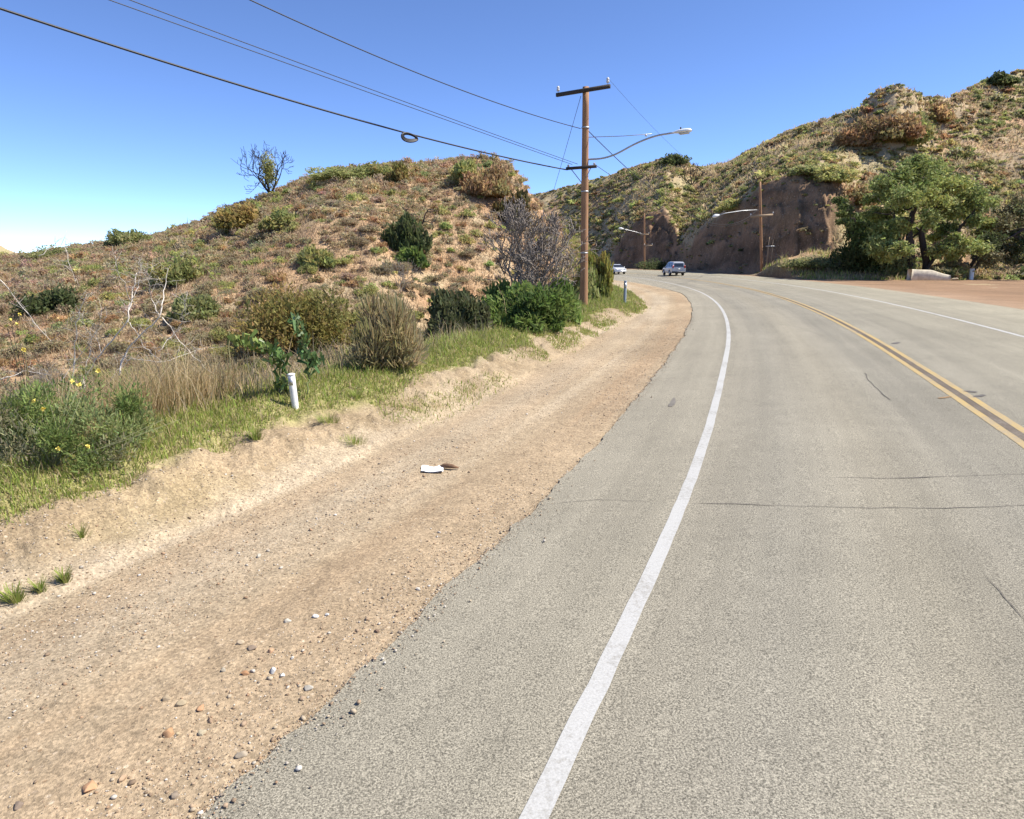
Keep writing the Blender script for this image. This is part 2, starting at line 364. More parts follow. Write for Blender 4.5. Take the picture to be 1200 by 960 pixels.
def paint_mat(name, c, wear_c, wear, thr=.5):
    m, nt, N, L, P = mat_new(name); tc = N.new('ShaderNodeTexCoord'); ob = tc.outputs['Object']
    a = nz(N, L, ob, 22, 7, .8); b = nz(N, L, ob, 1.2, 3); f3 = nz(N, L, ob, 80, 2, .8)
    f = mp(N, L, mth(N, L, 'ADD', mth(N, L, 'MULTIPLY', a.outputs[0], .6), mth(N, L, 'MULTIPLY', b.outputs[0], .4)), thr, thr + .12, 0, wear)
    cc = mix(N, L, f, c, wear_c)
    L.new(mulc(N, L, cc, mp(N, L, f3.outputs[0], .3, .7, .82, 1.14)), P.inputs['Base Color']); P.inputs['Roughness'].default_value = .75
    return m
M_ASPH = asphalt_mat()
M_WHITE = paint_mat('white_road_paint', (.41, .405, .385), (.25, .235, .205), .9, .50)
M_YEL = paint_mat('yellow_road_paint', (.40, .285, .105), (.27, .225, .16), .9, .47)
M_GAP = paint_mat('dark_centre_seam', (.10, .075, .05), (.2, .17, .13), .8, .5)
M_CRACK = simple('open_crack', (.095, .083, .07), .95, 0, .3, 9)
M_STAIN = simple('tar_spot', (.10, .09, .08), .85, 0, .3, 9)
M_POLE = None
def wood_mat(name, c, c2):
    m, nt, N, L, P = mat_new(name); tc = N.new('ShaderNodeTexCoord'); mpn = N.new('ShaderNodeMapping'); mpn.inputs['Scale'].default_value = (14, 14, .7)
    L.new(tc.outputs['Object'], mpn.inputs[0]); n = nz(N, L, mpn.outputs[0], 1.6, 6, .7); n2 = nz(N, L, tc.outputs['Object'], .7, 3)
    f = mp(N, L, mth(N, L, 'ADD', mth(N, L, 'MULTIPLY', n.outputs[0], .7), mth(N, L, 'MULTIPLY', n2.outputs[0], .3)), .36, .64, 0, 1)
    L.new(mix(N, L, f, c, c2), P.inputs['Base Color']); P.inputs['Roughness'].default_value = .85; bump(N, L, P, n.outputs[0], .5, .01)
    return m
M_POLE = wood_mat('weathered_pole_wood', (.20, .10, .05), (.42, .23, .115))
M_ARM = wood_mat('dark_creosoted_wood', (.02, .015, .012), (.06, .045, .035))
M_ARM2 = wood_mat('bleached_crossarm_wood', (.22, .15, .09), (.42, .31, .2))
M_BARK = wood_mat('oak_bark', (.03, .022, .016), (.085, .062, .045))
M_LOG = wood_mat('bleached_log_wood', (.44, .37, .26), (.66, .58, .43))
M_WIRE = simple('black_cable_sheath', (.02, .02, .022), .5, 0, .1)
M_GALV = simple('galvanised_steel', (.42, .43, .44), .45, .7, .12)
M_LAMP = simple('grey_lamp_housing', (.72, .73, .72), .5, 0, .06)
M_LENS = simple('lamp_lens', (.5, .5, .46), .25, 0, .05)
M_INS = simple('pale_porcelain', (.6, .58, .54), .3, 0, .1)
M_POST = simple('white_marker_plastic', (.76, .75, .7), .5, 0, .1, 12)
M_GREY = simple('grey_marker_plastic', (.28, .33, .38), .5, 0, .1, 12)
M_PAPER = simple('white_paper', (.82, .82, .82), .8, 0, .06, 9)
M_BROWN = simple('brown_bark_piece', (.16, .09, .05), .9, 0, .3, 20)
M_ROCK = leaf_mat('loose_rock', 0, .9, .3)

# ------------------------------------------------------------------ ground and hills: one continuous sheet, split where the hills begin
def build_terrain():
    az = np.r_[np.arange(-180, -60, 3.0), np.arange(-60, -41, .5), np.linspace(-41, 41, 860), np.arange(41.5, 60, .5), np.arange(60, 180, 3.0)]
    rr = np.r_[np.exp(np.linspace(math.log(.6), math.log(40), 600)), np.linspace(40.3, 72, 110), np.linspace(72.3, 145, 250), np.linspace(145.6, 212, 110), np.linspace(215, 420, 40), np.array([460, 600, 900, 1500, 2500, 4500])]
    A, Rr = np.meshgrid(np.radians(az), rr, indexing='ij'); X = Rr * np.sin(A); Y = Rr * np.cos(A)
    Z, zone, s, t = relief(X, Y)
    n, m = A.shape
    # soil colours
    C = np.empty((n, m, 3))
    sa = sA(t); toe = np.minimum(sToe(t), sa - .9); e = toe - s
    lat = sa - s                                               # metres left of the asphalt
    f1 = fbm(s * 1.6, t * .10, 61, 4); f2 = fbm(X * .5, Y * .5, 62, 4); f3 = fbm(X * 2.5, Y * 2.5, 63, 3)
    dirt = np.array([.338, .262, .172]); red = np.array([.315, .228, .142]); pale = np.array([.38, .31, .22]); cream = np.array([.285, .218, .132])
    brown = np.array([.27, .20, .115]); grassy = np.array([.24, .225, .085])
    C[:] = dirt
    def lay(c, w): C[:] = C + (c - C) * np.clip(w, 0, 1)[..., None]
    lay(red, .45 * np.exp(-((lat - .55) / .5) ** 2) + .5 * sstep(.0, .35, f1)); lay(pale, .8 * sstep(.0, .35, -f1) * sstep(.8, 1.6, lat)); lay(pale, .5 * np.exp(-((lat - 2.0) / .45) ** 2))
    lay(cream, .6 * sstep(-.1, .35, e) * sstep(1.7, .9, e) * (.7 + .5 * f3)); lay(np.array([.24, .18, .11]), .8 * sstep(.0, .45, f3) * sstep(0, .3, e)); lay(np.array([.30, .235, .13]), .5 * sstep(.0, .5, f2) * sstep(-.1, .3, e))
    lay(grassy, .85 * sstep(.75, 1.1, e + .25 * f2)); lay(brown, .6 * sstep(2.4, 3.4, e + .4 * f2))
    pull = np.array([.235, .148, .088]); rt = s > S_RIGHT - .5
    C[rt] = (pull * (1 + .12 * f2[..., None]) + np.array([.05, .045, .035]) * sstep(4, 0, s - S_RIGHT)[..., None])[rt]
    # hills
    h1 = fbm(X * .16, Y * .16, 71, 4); h2 = fbm(X * .45, Y * .45, 72, 4); h3 = fbm(X * .05, Y * .05, 73, 3)
    soilL = np.array([.37, .255, .15]); rust = np.array([.33, .195, .11]); straw = np.array([.42, .32, .195]); greyb = np.array([.31, .25, .16])
    CL = np.empty_like(C); CL[:] = soilL
    def layL(D, c, w): D[:] = D + (c - D) * np.clip(w, 0, 1)[..., None]
    layL(CL, rust, .8 * sstep(.05, .4, h1)); layL(CL, straw, .8 * sstep(.1, .45, h2)); layL(CL, greyb, .75 * sstep(-.05, .35, -h1 + .5 * h2))
    CR = np.empty_like(C); CR[:] = np.array([.38, .29, .18])
    layL(CR, np.array([.33, .29, .15]), .8 * sstep(-.2, .2, h2 * .6 + h3)); layL(CR, rust * 1.15, .7 * sstep(.12, .4, h1)); layL(CR, straw, .6 * sstep(.15, .5, -h1 + .3 * h2))
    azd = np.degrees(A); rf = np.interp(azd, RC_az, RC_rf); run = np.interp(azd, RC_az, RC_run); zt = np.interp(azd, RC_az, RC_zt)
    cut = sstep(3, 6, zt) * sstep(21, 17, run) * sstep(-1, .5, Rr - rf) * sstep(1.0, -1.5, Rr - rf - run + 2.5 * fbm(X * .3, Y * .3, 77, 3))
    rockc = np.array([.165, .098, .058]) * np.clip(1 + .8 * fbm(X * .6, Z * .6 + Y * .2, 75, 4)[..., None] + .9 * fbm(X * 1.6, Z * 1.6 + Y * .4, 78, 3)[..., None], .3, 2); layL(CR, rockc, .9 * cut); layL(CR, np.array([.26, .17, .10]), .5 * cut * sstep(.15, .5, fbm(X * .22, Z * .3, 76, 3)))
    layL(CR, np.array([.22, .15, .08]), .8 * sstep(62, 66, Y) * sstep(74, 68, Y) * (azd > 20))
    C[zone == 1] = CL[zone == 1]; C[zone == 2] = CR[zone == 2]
    i = np.arange(n)[:, None]; j = np.arange(m - 1)[None]; a = i * m + j; b = ((i + 1) % n) * m + j
    F = np.stack([a, a + 1, b + 1, b], -1).reshape(-1, 4)
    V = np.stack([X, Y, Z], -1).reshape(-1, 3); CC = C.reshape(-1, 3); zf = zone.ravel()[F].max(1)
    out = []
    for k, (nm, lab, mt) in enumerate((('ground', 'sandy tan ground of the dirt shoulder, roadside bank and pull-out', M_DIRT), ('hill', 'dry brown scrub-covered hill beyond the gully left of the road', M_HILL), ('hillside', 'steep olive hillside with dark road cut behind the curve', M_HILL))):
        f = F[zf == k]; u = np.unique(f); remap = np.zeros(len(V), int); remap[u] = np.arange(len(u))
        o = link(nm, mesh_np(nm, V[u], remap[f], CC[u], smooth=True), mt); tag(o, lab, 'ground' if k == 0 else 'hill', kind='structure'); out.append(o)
    # the small disc under the eye
    g = Geo(); p = V.reshape(n, m, 3)[:, 0]; g.add(np.vstack([p, [[0, 0, gz(0, .01)]]]), None, [(k2, n, (k2 + 1) % n) for k2 in range(n)], (.28, .2, .12))
    return out
build_terrain()

# ------------------------------------------------------------------ road, markings, cracks
def strip(name, t, s0, s1, dz, mat, label, cat='road marking', kind='structure', ns=1):
    t = np.asarray(t, float); n = len(t); s0 = np.broadcast_to(s0, t.shape); s1 = np.broadcast_to(s1, t.shape)
    cols = [s0 + (s1 - s0) * k / ns for k in range(ns + 1)]
    V = []; UV = []
    for s in cols:
        x, y = xy_of(s, t); V.append(np.stack([x, y, road_z(s) + dz], -1)); UV.append(np.stack([s, t], -1))
    V = np.stack(V, 1).reshape(-1, 3); UV = np.stack(UV, 1).reshape(-1, 2); k = ns + 1
    i = np.arange(n - 1)[:, None] * k; j = np.arange(ns)[None]; F = np.stack([i + j, i + j + 1, i + k + j + 1, i + k + j], -1).reshape(-1, 4)
    o = link(name, mesh_np(name, V, F, uv=UV, smooth=True), mat); tag(o, label, cat, kind=kind); return o
def build_road():
    t = np.r_[np.arange(60, 84, .4), np.arange(84, 130, .1), np.arange(130, TS[-1] - 1, .4)]
    sa = sA(t); sb = S_RIGHT + .05 * fbm(t * .9, t * 0, 95, 3)
    cols = [sa - .05, sa, sa] + [sa + (sb - sa) * k / 36 for k in range(1, 36)] + [sb, sb, sb + .06]
    V = []; UV = []; K = len(cols)
    for k, s in enumerate(cols):
        x, y = xy_of(s, t); z = road_z(s)
        if k in (0, K - 1): z = z - .22
        V.append(np.stack([x, y, z], -1)); UV.append(np.stack([s, t], -1))
    V = np.stack(V, 1).reshape(-1, 3); UV = np.stack(UV, 1).reshape(-1, 2)
    i = np.arange(len(t) - 1)[:, None] * K; j = np.array([q for q in range(K - 1) if q not in (1, K - 3)])[None]; F = np.stack([i + j, i + j + 1, i + K + j + 1, i + K + j], -1).reshape(-1, 4)
    o = link('road', mesh_np('road', V, F, uv=UV, smooth=True), M_ASPH); tag(o, 'grey sun-bleached asphalt road curving left into the hills', 'road', kind='structure')
    tt = np.r_[np.arange(62, 130, .25), np.arange(130, TS[-1] - 2, .5)]
    e1 = .006 * fbm(tt * 3, tt * 0, 97, 2)
    DZ = .004
    strip('edge_line', tt, -.09 + e1, .032 + e1, DZ, M_WHITE, 'solid white edge line beside the dirt shoulder')
    strip('edge_line', tt, 7.55 + e1, 7.67 + e1, DZ, M_WHITE, 'thin white edge line on the far side of the road')
    strip('centre_line', tt, 3.66 + e1, 3.77 + e1, DZ, M_YEL, 'nearer yellow stripe of the double centre line')
    strip('centre_line', tt, 3.90 + e1, 4.01 + e1, DZ, M_YEL, 'farther yellow stripe of the double centre line')
    strip('centre_seam', tt, 3.775 + e1, 3.895 + e1, DZ, M_GAP, 'dark seam between the two yellow stripes')
    # cracks: thin irregular strips that cross the lanes
    def crack(pts, w, seed, nm='road_crack', mat=M_CRACK, label='thin dark crack across the asphalt'):
        pts = np.array([xyp(p) for p in pts]); L = np.r_[0, np.cumsum(np.linalg.norm(np.diff(pts, axis=0), axis=1))]; q = np.arange(0, L[-1], .05)
        x = np.interp(q, L, pts[:, 0]); y = np.interp(q, L, pts[:, 1]); dx = np.gradient(x); dy = np.gradient(y); l = np.hypot(dx, dy)
        off = .05 * fbm(q * 1.5, q * 0, seed, 4); x = x - dy / l * off; y = y + dx / l * off
        ww = w * np.clip(.55 + 1.0 * fbm(q * 2, q * 0 + 4, seed + 3, 3), .42, 2) * np.clip(np.minimum(q, L[-1] - q) / .2, .05, 1)
        V = []
        for sg in (-1, 1):
            xx = x - dy / l * ww * sg / 2; yy = y + dx / l * ww * sg / 2; s, _ = st_of(xx, yy); V.append(np.stack([xx, yy, road_z(s) + .0055], -1))
        n = len(q); V = np.vstack(V); i = np.arange(n - 1); F = np.stack([i, i + n, i + n + 1, i + 1], -1)
        o = link(nm, mesh_np(nm, V, F), mat); tag(o, label, 'crack', kind='structure')
    def xyp(p):
        d = ray(*p); k = (.1 - CH) / d[2]; s, _ = st_of(np.array([d[0] * k]), np.array([d[1] * k])); k = (road_z(s[0]) - CH) / d[2]; return d[0] * k, d[1] * k
    crack([(805, 589), (900, 593), (1000, 595), (1100, 595), (1200, 593), (1330, 590)], .013, 201, label='long thin crack crossing the near lane, the nearer of two')
    crack([(965, 561), (1050, 560), (1130, 558), (1200, 556), (1300, 552)], .013, 203, label='long thin crack crossing the near lane, the farther of two')
    crack([(1012, 437), (1022, 452), (1034, 462), (1048, 471)], .024, 205, label='short slanting crack beside the double yellow line')
    crack([(1152, 672), (1170, 690), (1180, 700), (1192, 712), (1200, 722), (1215, 735)], .014, 207, label='jagged crack in the asphalt near the viewer')
    crack([(640, 590), (700, 586), (770, 588)], .008, 209, label='faint hairline crack on the asphalt shoulder')
    crack([(905, 379), (938, 384), (965, 395)], .02, 211, label='faint crack in the lane before the bend')
    def spot(px, py, a, b, ang, seed, label, mat=M_STAIN):
        x0, y0 = xyp((px, py)); th = np.linspace(0, 2 * np.pi, 40, endpoint=False); rr = 1 + .45 * fbm(np.cos(th) * 1.4 + seed, np.sin(th) * 1.4, seed, 3)
        u = np.cos(th) * a * rr; v = np.sin(th) * b * rr; x = x0 + u * math.cos(ang) - v * math.sin(ang); y = y0 + u * math.sin(ang) + v * math.cos(ang)
        s, _ = st_of(x, y); V = np.vstack([np.stack([x, y, road_z(s) + .0085], -1), [[x0, y0, road_z(st_of(np.array([x0]), np.array([y0]))[0][0]) + .0085]]])
        o = link('tar_spot', mesh_np('tar_spot', V, np.array([(k, (k + 1) % 40, 40) for k in range(40)])), mat); tag(o, label, 'stain', kind='structure')
    spot(1148, 464, .16, .05, .5, 1, 'dark tar spot just beyond the double yellow line'); spot(1138, 459, .10, .05, 2.4, 2, 'small dark tar spot beyond the double yellow line')
    spot(1050, 402, .2, .08, .8, 5, 'tar mark past the yellow line, farther from the viewer'); spot(788, 472, .05, .35, -.3, 6, 'dull smear on the asphalt shoulder left of the white line', simple('faint_smear', (.15, .135, .115), .9, 0, .2, 9))
    spot(1108, 466, .14, .04, .4, 7, 'orange stain on the near yellow stripe', simple('rust_stain', (.24, .15, .07), .9, 0, .2, 9))
build_road()

# ------------------------------------------------------------------ foliage building blocks
def unit(n): v = rng.normal(size=(n, 3)); return v / np.linalg.norm(v, axis=1)[:, None]
def leaves(g, C, size, c, up=.3, asp=.5, cvar=.2, along=None):
    n = len(C); a = unit(n) if along is None else along + .5 * unit(n); a[:, 2] = a[:, 2] + up; a /= np.linalg.norm(a, axis=1)[:, None] + 1e-9
    b = np.cross(a, unit(n)); b /= np.linalg.norm(b, axis=1)[:, None] + 1e-9
    sz = size * rng.uniform(.6, 1.4, n)[:, None]
    cc = np.asarray(c, float) * (1 + rng.normal(0, cvar, (n, 1))) * (1 + rng.normal(0, .06, (n, 3)))
    g.quads(C, b * sz * asp, a * sz, np.clip(cc, .004, .95))
def shrub_geo(n, leaf, pal, flat=.75, clumps=9, twig=0, twigc=(.12, .09, .065), asp=.5, spiky=.25):
    """dome of small leaves, radius 1, base at 0: several uneven clumps"""
    g = Geo()
    cc = []; 
    for k in range(clumps):
        d = unit(1)[0]; d[2] = abs(d[2]) * .9; rad = rng.uniform(.25, .72); cc.append((d * rad * np.array([1, 1, flat]), rng.uniform(.2, .42), pal[rng.integers(len(pal))]))
    for p, r, c in cc:
        m = n // clumps; d = unit(m); rr = r * rng.uniform(.25, 1.05, (m, 1)) ** .6
        C = p + d * rr * np.array([1, 1, .9]); C[:, 2] = np.abs(C[:, 2]) + .02
        al = d * spiky; al[:, 2] += .5 * spiky; leaves(g, C, leaf, c, .2, asp, .09, al)
    for k in range(twig):
        d = unit(1)[0]; d[2] = abs(d[2]) * .8 + .25; d /= np.linalg.norm(d); L = rng.uniform(.75, 1.2)
        P = np.array([d * L * q + np.array([0, 0, .0]) + rng.normal(0, .03, 3) * (q > 0) for q in (0, .35, .7, 1)]); P[:, 2] *= flat * 1.15
        g.tube(P, [.022, .016, .011, .005], 3, twigc, False)
    return g
SAGE = [(0.419, 0.331, 0.206), (0.394, 0.325, 0.200), (0.438, 0.338, 0.219), (0.369, 0.325, 0.188)]
OLIVE = [(0.386, 0.386, 0.140), (0.310, 0.336, 0.124), (0.463, 0.419, 0.161)]
RUSTY = [(0.425, 0.263, 0.138), (0.349, 0.239, 0.125), (0.474, 0.325, 0.162), (0.300, 0.251, 0.113)]
GREEN = [(0.305, 0.319, 0.127), (0.253, 0.275, 0.111), (0.349, 0.349, 0.156)]
DARK = [(0.102, 0.126, 0.048), (0.126, 0.150, 0.060), (0.090, 0.108, 0.046)]
GREY = [(0.275, 0.239, 0.181), (0.232, 0.203, 0.152), (0.304, 0.261, 0.189)]
def protos(pal, k, n, leaf, **kw): return [shrub_geo(n, leaf, pal, **kw) for _ in range(k)]

# small shrubs of the left hill: the largest 280 in view are things, the rest one mass
def scatter_left():
    N = 24000
    az = rng.uniform(azr(-60, 300, 1)[0], azr(735, 300, 1)[0], N); r = rng.uniform(17 ** 2, 66 ** 2, N) ** .5
    x = r * np.sin(np.radians(az)); y = r * np.cos(np.radians(az)); z, zone, s, t = relief(x, y)
    den = .72 + .9 * fbm(x * .11, y * .11, 301, 3) + .5 * fbm(x * .35, y * .35, 302, 2)
    keep = (s < -8.5) & (rng.uniform(size=N) < den) & ((zone == 1) | (s < -9))
    rr = np.interp(az, L_RIDGE[0], L_RIDGE[1]); keep &= r < rr + 1.5
    x, y, z, r = x[keep], y[keep], z[keep], r[keep]
    size = np.exp(rng.normal(math.log(.46), .34, len(x))); size = np.clip(size, .16, .95)
    o = np.argsort(-size / r); x, y, z, r, size = x[o], y[o], z[o], r[o], size[o]
    px = []; kept = []                                           # thin out clumsy overlaps
    cell = {}
    for i in range(len(x)):
        k = (int(x[i] / 1.2), int(y[i] / 1.2)); ok = True
        for dx in (-1, 0, 1):
            for dy in (-1, 0, 1):
                for j in cell.get((k[0] + dx, k[1] + dy), ()):
                    if (x[i] - x[j]) ** 2 + (y[i] - y[j]) ** 2 < (.47 * (size[i] + size[j])) ** 2: ok = False
        if ok: cell.setdefault(k, []).append(i); kept.append(i)
    return x[kept], y[kept], z[kept], r[kept], size[kept]
def merged(name, protosets, kinds, x, y, z, size, mat, label, cat, flat=(.7, 1.0), tint=.12, shift=None):
    Vs, Fs, Cs = [], [], []; n0 = 0
    data = [[(np.vstack(p.V), np.vstack(p.F4), np.vstack(p.C)) for p in ps] for ps in protosets]
    var = rng.integers(0, 1000, len(x))
    for k, ps in enumerate(data):
        for v, (PV, PF, PC) in enumerate(ps):
            idx = np.nonzero((kinds == k) & (var % len(ps) == v))[0]
            if not len(idx): continue
            th = rng.uniform(0, 6.28, len(idx)); c, s_ = np.cos(th)[:, None], np.sin(th)[:, None]; sc = size[idx][:, None]; sz = sc * rng.uniform(*flat, (len(idx), 1))
            X = (PV[:, 0] * c - PV[:, 1] * s_) * sc + x[idx][:, None]; Y = (PV[:, 0] * s_ + PV[:, 1] * c) * sc + y[idx][:, None]; Z = PV[:, 2] * sz + z[idx][:, None] - .06 * sc
            Vs.append(np.stack([X, Y, Z], -1).reshape(-1, 3)); m = len(PV)
            Fs.append((PF[None] + (np.arange(len(idx)) * m)[:, None, None]).reshape(-1, 4) + n0)
            tn = (1 + rng.normal(0, tint, (len(idx), 1, 1))) * (1 + rng.normal(0, .05, (len(idx), 1, 3)))
            Cs.append(np.clip(PC[None] * tn, .01, .9).reshape(-1, 3)); n0 += len(idx) * m
    o = link(name, mesh_np(name, np.vstack(Vs), np.vstack(Fs), np.vstack(Cs)), mat); tag(o, label, cat, kind='stuff'); return o

LX, LY, LZ, LR, LS = scatter_left()
lk = rng.choice(4, len(LX), p=[.74, .14, .10, .02])
lk = np.where(vn(LX * .09, LY * .09, 311) > .62, np.where(rng.uniform(size=len(LX)) < .25, 1, lk), lk)
NEARP = [[g.mesh('shrub') for g in protos(pal, 4, n, lf, twig=10)] for pal, n, lf in ((SAGE, 2200, .042), (OLIVE, 2200, .042), (RUSTY, 2200, .042), (GREEN, 2200, .045))]
for ps in NEARP:
    for me in ps: me.materials.append(M_LEAF)
order = np.argsort(-LS / LR)[:270]
KN = ['low grey-brown sage shrub on the dry left hillside', 'low olive-yellow shrub on the dry left hillside', 'low rust-brown shrub on the dry left hillside', 'low green shrub on the dry left hillside']
GN = ['grey-brown sage shrubs on the left hill', 'olive shrubs on the left hill', 'rust-brown shrubs on the left hill', 'green shrubs on the left hill']
for q, i in enumerate(order):
    o = link('shrub', NEARP[lk[i]][q % 4], None, loc=(LX[i], LY[i], LZ[i] - .05)); s_ = LS[i]
    o.scale = (s_, s_ * rng.uniform(.85, 1.15), s_ * rng.uniform(.7, 1.0)); o.rotation_euler = (0, 0, rng.uniform(0, 6.28))
    tag(o, KN[lk[i]], 'shrub', GN[lk[i]])
rest = np.setdiff1d(np.arange(len(LX)), order)
FARP = [protos(pal, 4, 340, .085) for pal in (SAGE, OLIVE, RUSTY, GREEN)]
merged('scrub', FARP, lk[rest], LX[rest], LY[rest], LZ[rest], LS[rest], M_LEAF, 'dense low sage scrub covering the left hill', 'scrub')

def scatter_right():
    N = 60000
    az = rng.uniform(azr(560, 300, 1)[0], azr(1330, 300, 1)[0], N); r = rng.uniform(60 ** 2, 212 ** 2, N) ** .5
    x = r * np.sin(np.radians(az)); y = r * np.cos(np.radians(az)); z, zone, s, t = relief(x, y)
    rr = np.interp(az, R_RIDGE[0], R_RIDGE[1]); rf = np.interp(az, RC_az, RC_rf); run = np.interp(az, RC_az, RC_run); zt = np.interp(az, RC_az, RC_zt)
    cutm = (zt > 4) & (run < 18) & (r < rf + run - 1.5) & (r > rf - 1)
    den = .40 + .8 * fbm(x * .06, y * .06, 321, 3) + .4 * fbm(x * .2, y * .2, 322, 2)
    den = np.where(cutm, .14 + .25 * fbm(az * 1.5, r * .5, 325, 2), den)
    keep = (zone == 2) & (r < rr + 2.5) & (rng.uniform(size=N) < den) & (s > 13.5) & (r > rf - 4)
    x, y, z, r, az = x[keep], y[keep], z[keep], r[keep], az[keep]
    size = np.clip(np.exp(rng.normal(math.log(.62), .45, len(x))), .25, 2.1)
    size = np.where(r > np.interp(az, R_RIDGE[0], R_RIDGE[1]) - 2.5, np.minimum(size, .9), size)
    low = (zt[keep] > 4) & (run[keep] < 18); size = np.where((r < rf[keep] + run[keep] + .3) & low, size * .6, size)
    k = rng.choice(5, len(x), p=[.36, .31, .11, .18, .04])
    return x, y, z, size, k
RX, RY, RZ, RS, RK = scatter_right()
hill_fuzz = None
FARR = [protos(pal, 3, 130, .15, asp=.5) for pal in (SAGE, OLIVE, RUSTY, GREEN, DARK)]
merged('chaparral', FARR, RK, RX, RY, RZ, RS, M_LEAF, 'olive chaparral covering the far hillsides right of the bend', 'chaparral', tint=.14)

# ------------------------------------------------------------------ grass
def blades(name, x, y, hgt, w, pal, label, cat='grass', lean=.35, mat=M_GRASS):
    z = H(x, y); n = len(x); th = rng.uniform(0, 6.28, n); ln = rng.normal(0, lean, (n, 2)) * hgt[:, None]
    dx = np.cos(th) * w; dy = np.sin(th) * w
    B = np.stack([x, y, z - .01], -1); T = B + np.stack([ln[:, 0], ln[:, 1], hgt], -1); Mi = B + np.stack([ln[:, 0] * .3, ln[:, 1] * .3, hgt * .6], -1); Wv = np.stack([dx, dy, np.zeros(n)], -1)
    V = np.stack([B - Wv, B + Wv, Mi + Wv * .7, Mi - Wv * .7, T], 1).reshape(-1, 3); i = np.arange(n)[:, None] * 5
    c = np.asarray(pal)[rng.integers(0, len(pal), n)] * (1 + rng.normal(0, .15, (n, 1))) if np.ndim(pal) == 2 else pal * (1 + rng.normal(0, .09, (n, 1)))
    o = link(name, mesh_np(name, V, [i + np.array([0, 1, 2, 3]), i + np.array([3, 2, 4])], np.repeat(np.clip(c, .01, .9), 5, 0)), mat); tag(o, label, cat, kind='stuff'); return o
GR = np.array([(.27, .36, .075), (.32, .39, .09), (.36, .38, .11), (.23, .31, .07), (.42, .38, .17)])
TAN = np.array([(.52, .41, .24), (.45, .34, .19), (.58, .47, .29), (.38, .29, .165)])
def grass_strip():
    N = 520000
    t = 86 + (rng.uniform(size=N) ** 1.5) * 80; e = rng.uniform(-.2, 3.6, N)
    toe = np.minimum(sToe(t), sA(t) - .9); s = toe - e; x, y = xy_of(s, t)
    patch = fbm(x * .7, y * .7, 331, 3); far = sstep(108, 124, t)
    main = sstep(.72, 1.1, e + .4 * patch) * sstep(2.9, 2.0, e + .3 * patch)
    low = .6 * np.exp(-((e - .4) / .3) ** 2) * sstep(91, 97, t) * sstep(.0, .3, patch + .12)
    lowf = far * sstep(-.05, .3, e) * sstep(-.5, .15, patch + .1) * .9
    w = np.clip(main + low + lowf, 0, 1) * np.interp(t, [86, 100, 130, 166], [1, .9, .75, .6]); k = rng.uniform(size=N) < w
    x, y, t, e, patch = x[k], y[k], t[k], e[k], patch[k]; r = np.hypot(x, y); far = far[k]
    hg = np.exp(rng.normal(math.log(.085), .45, len(x))) * (1 + .5 * patch) * np.interp(e, [0, 1, 1.8], [.5, .65, 1.0]) * np.interp(r, [8, 30], [.85, 1.5])
    wd = .0035 + r * .00028
    dry = sstep(-.15, .45, -patch + .35 * (1.3 - e)); g0 = GR[rng.integers(0, len(GR), len(x))]; d0 = TAN[rng.integers(0, len(TAN), len(x))]
    yl = np.array([.33, .31, .075]); g0 = g0 + (yl - g0) * (far * .45 * sstep(-.2, .4, patch))[:, None]
    pal = np.where((rng.uniform(size=len(x)) < .05 + dry * .5)[:, None], d0, g0)
    blades('grass', x, y, hg, wd, pal, 'green spring grass strip along the top of the roadside bank')
    N = 70000                                                     # dry tangle behind the strip
    t = 87 + (rng.uniform(size=N) ** 1.3) * 55; e = rng.uniform(2.0, 7.5, N); toe = np.minimum(sToe(t), sA(t) - .9); x, y = xy_of(toe - e, t)
    k = rng.uniform(size=N) < np.clip(.45 + .9 * fbm(x * .5, y * .5, 335, 3), .05, 1); x, y, e = x[k], y[k], e[k]; r = np.hypot(x, y)
    hg = np.exp(rng.normal(math.log(.26), .45, len(x))); pal = np.vstack([TAN, GREY, [(.16, .17, .05), (.13, .15, .045)]])[rng.integers(0, 9, len(x))]
    blades('dry_grass', x, y, hg, .004 + r * .00025, pal, 'dry tan grass and weeds behind the green strip', lean=.45)
    # far right: berm and debris slope
    N = 26000; az = rng.uniform(azr(885, 320, 1)[0], azr(1320, 320, 1)[0], N); y = rng.uniform(63.5, 77, N); x = y * np.tan(np.radians(az)); z, zone, s, _ = relief(x, y)
    k = (zone == 2) & (rng.uniform(size=N) < np.clip(.5 + fbm(x * .3, y * .3, 337, 3), .02, 1)); x, y, az = x[k], y[k], az[k]
    g0 = GR[rng.integers(0, len(GR), len(x))]; d0 = TAN[rng.integers(0, len(TAN), len(x))]; pal = np.where((rng.uniform(size=len(x)) < np.where(az > azr(1060, 320, 1)[0], .75, .25))[:, None], d0, g0)
    blades('weeds', x, y, np.exp(rng.normal(math.log(.3), .4, len(x))), np.full(len(x), .035), pal, 'green and straw weeds on the low berm below the oaks', 'weeds')
grass_strip()
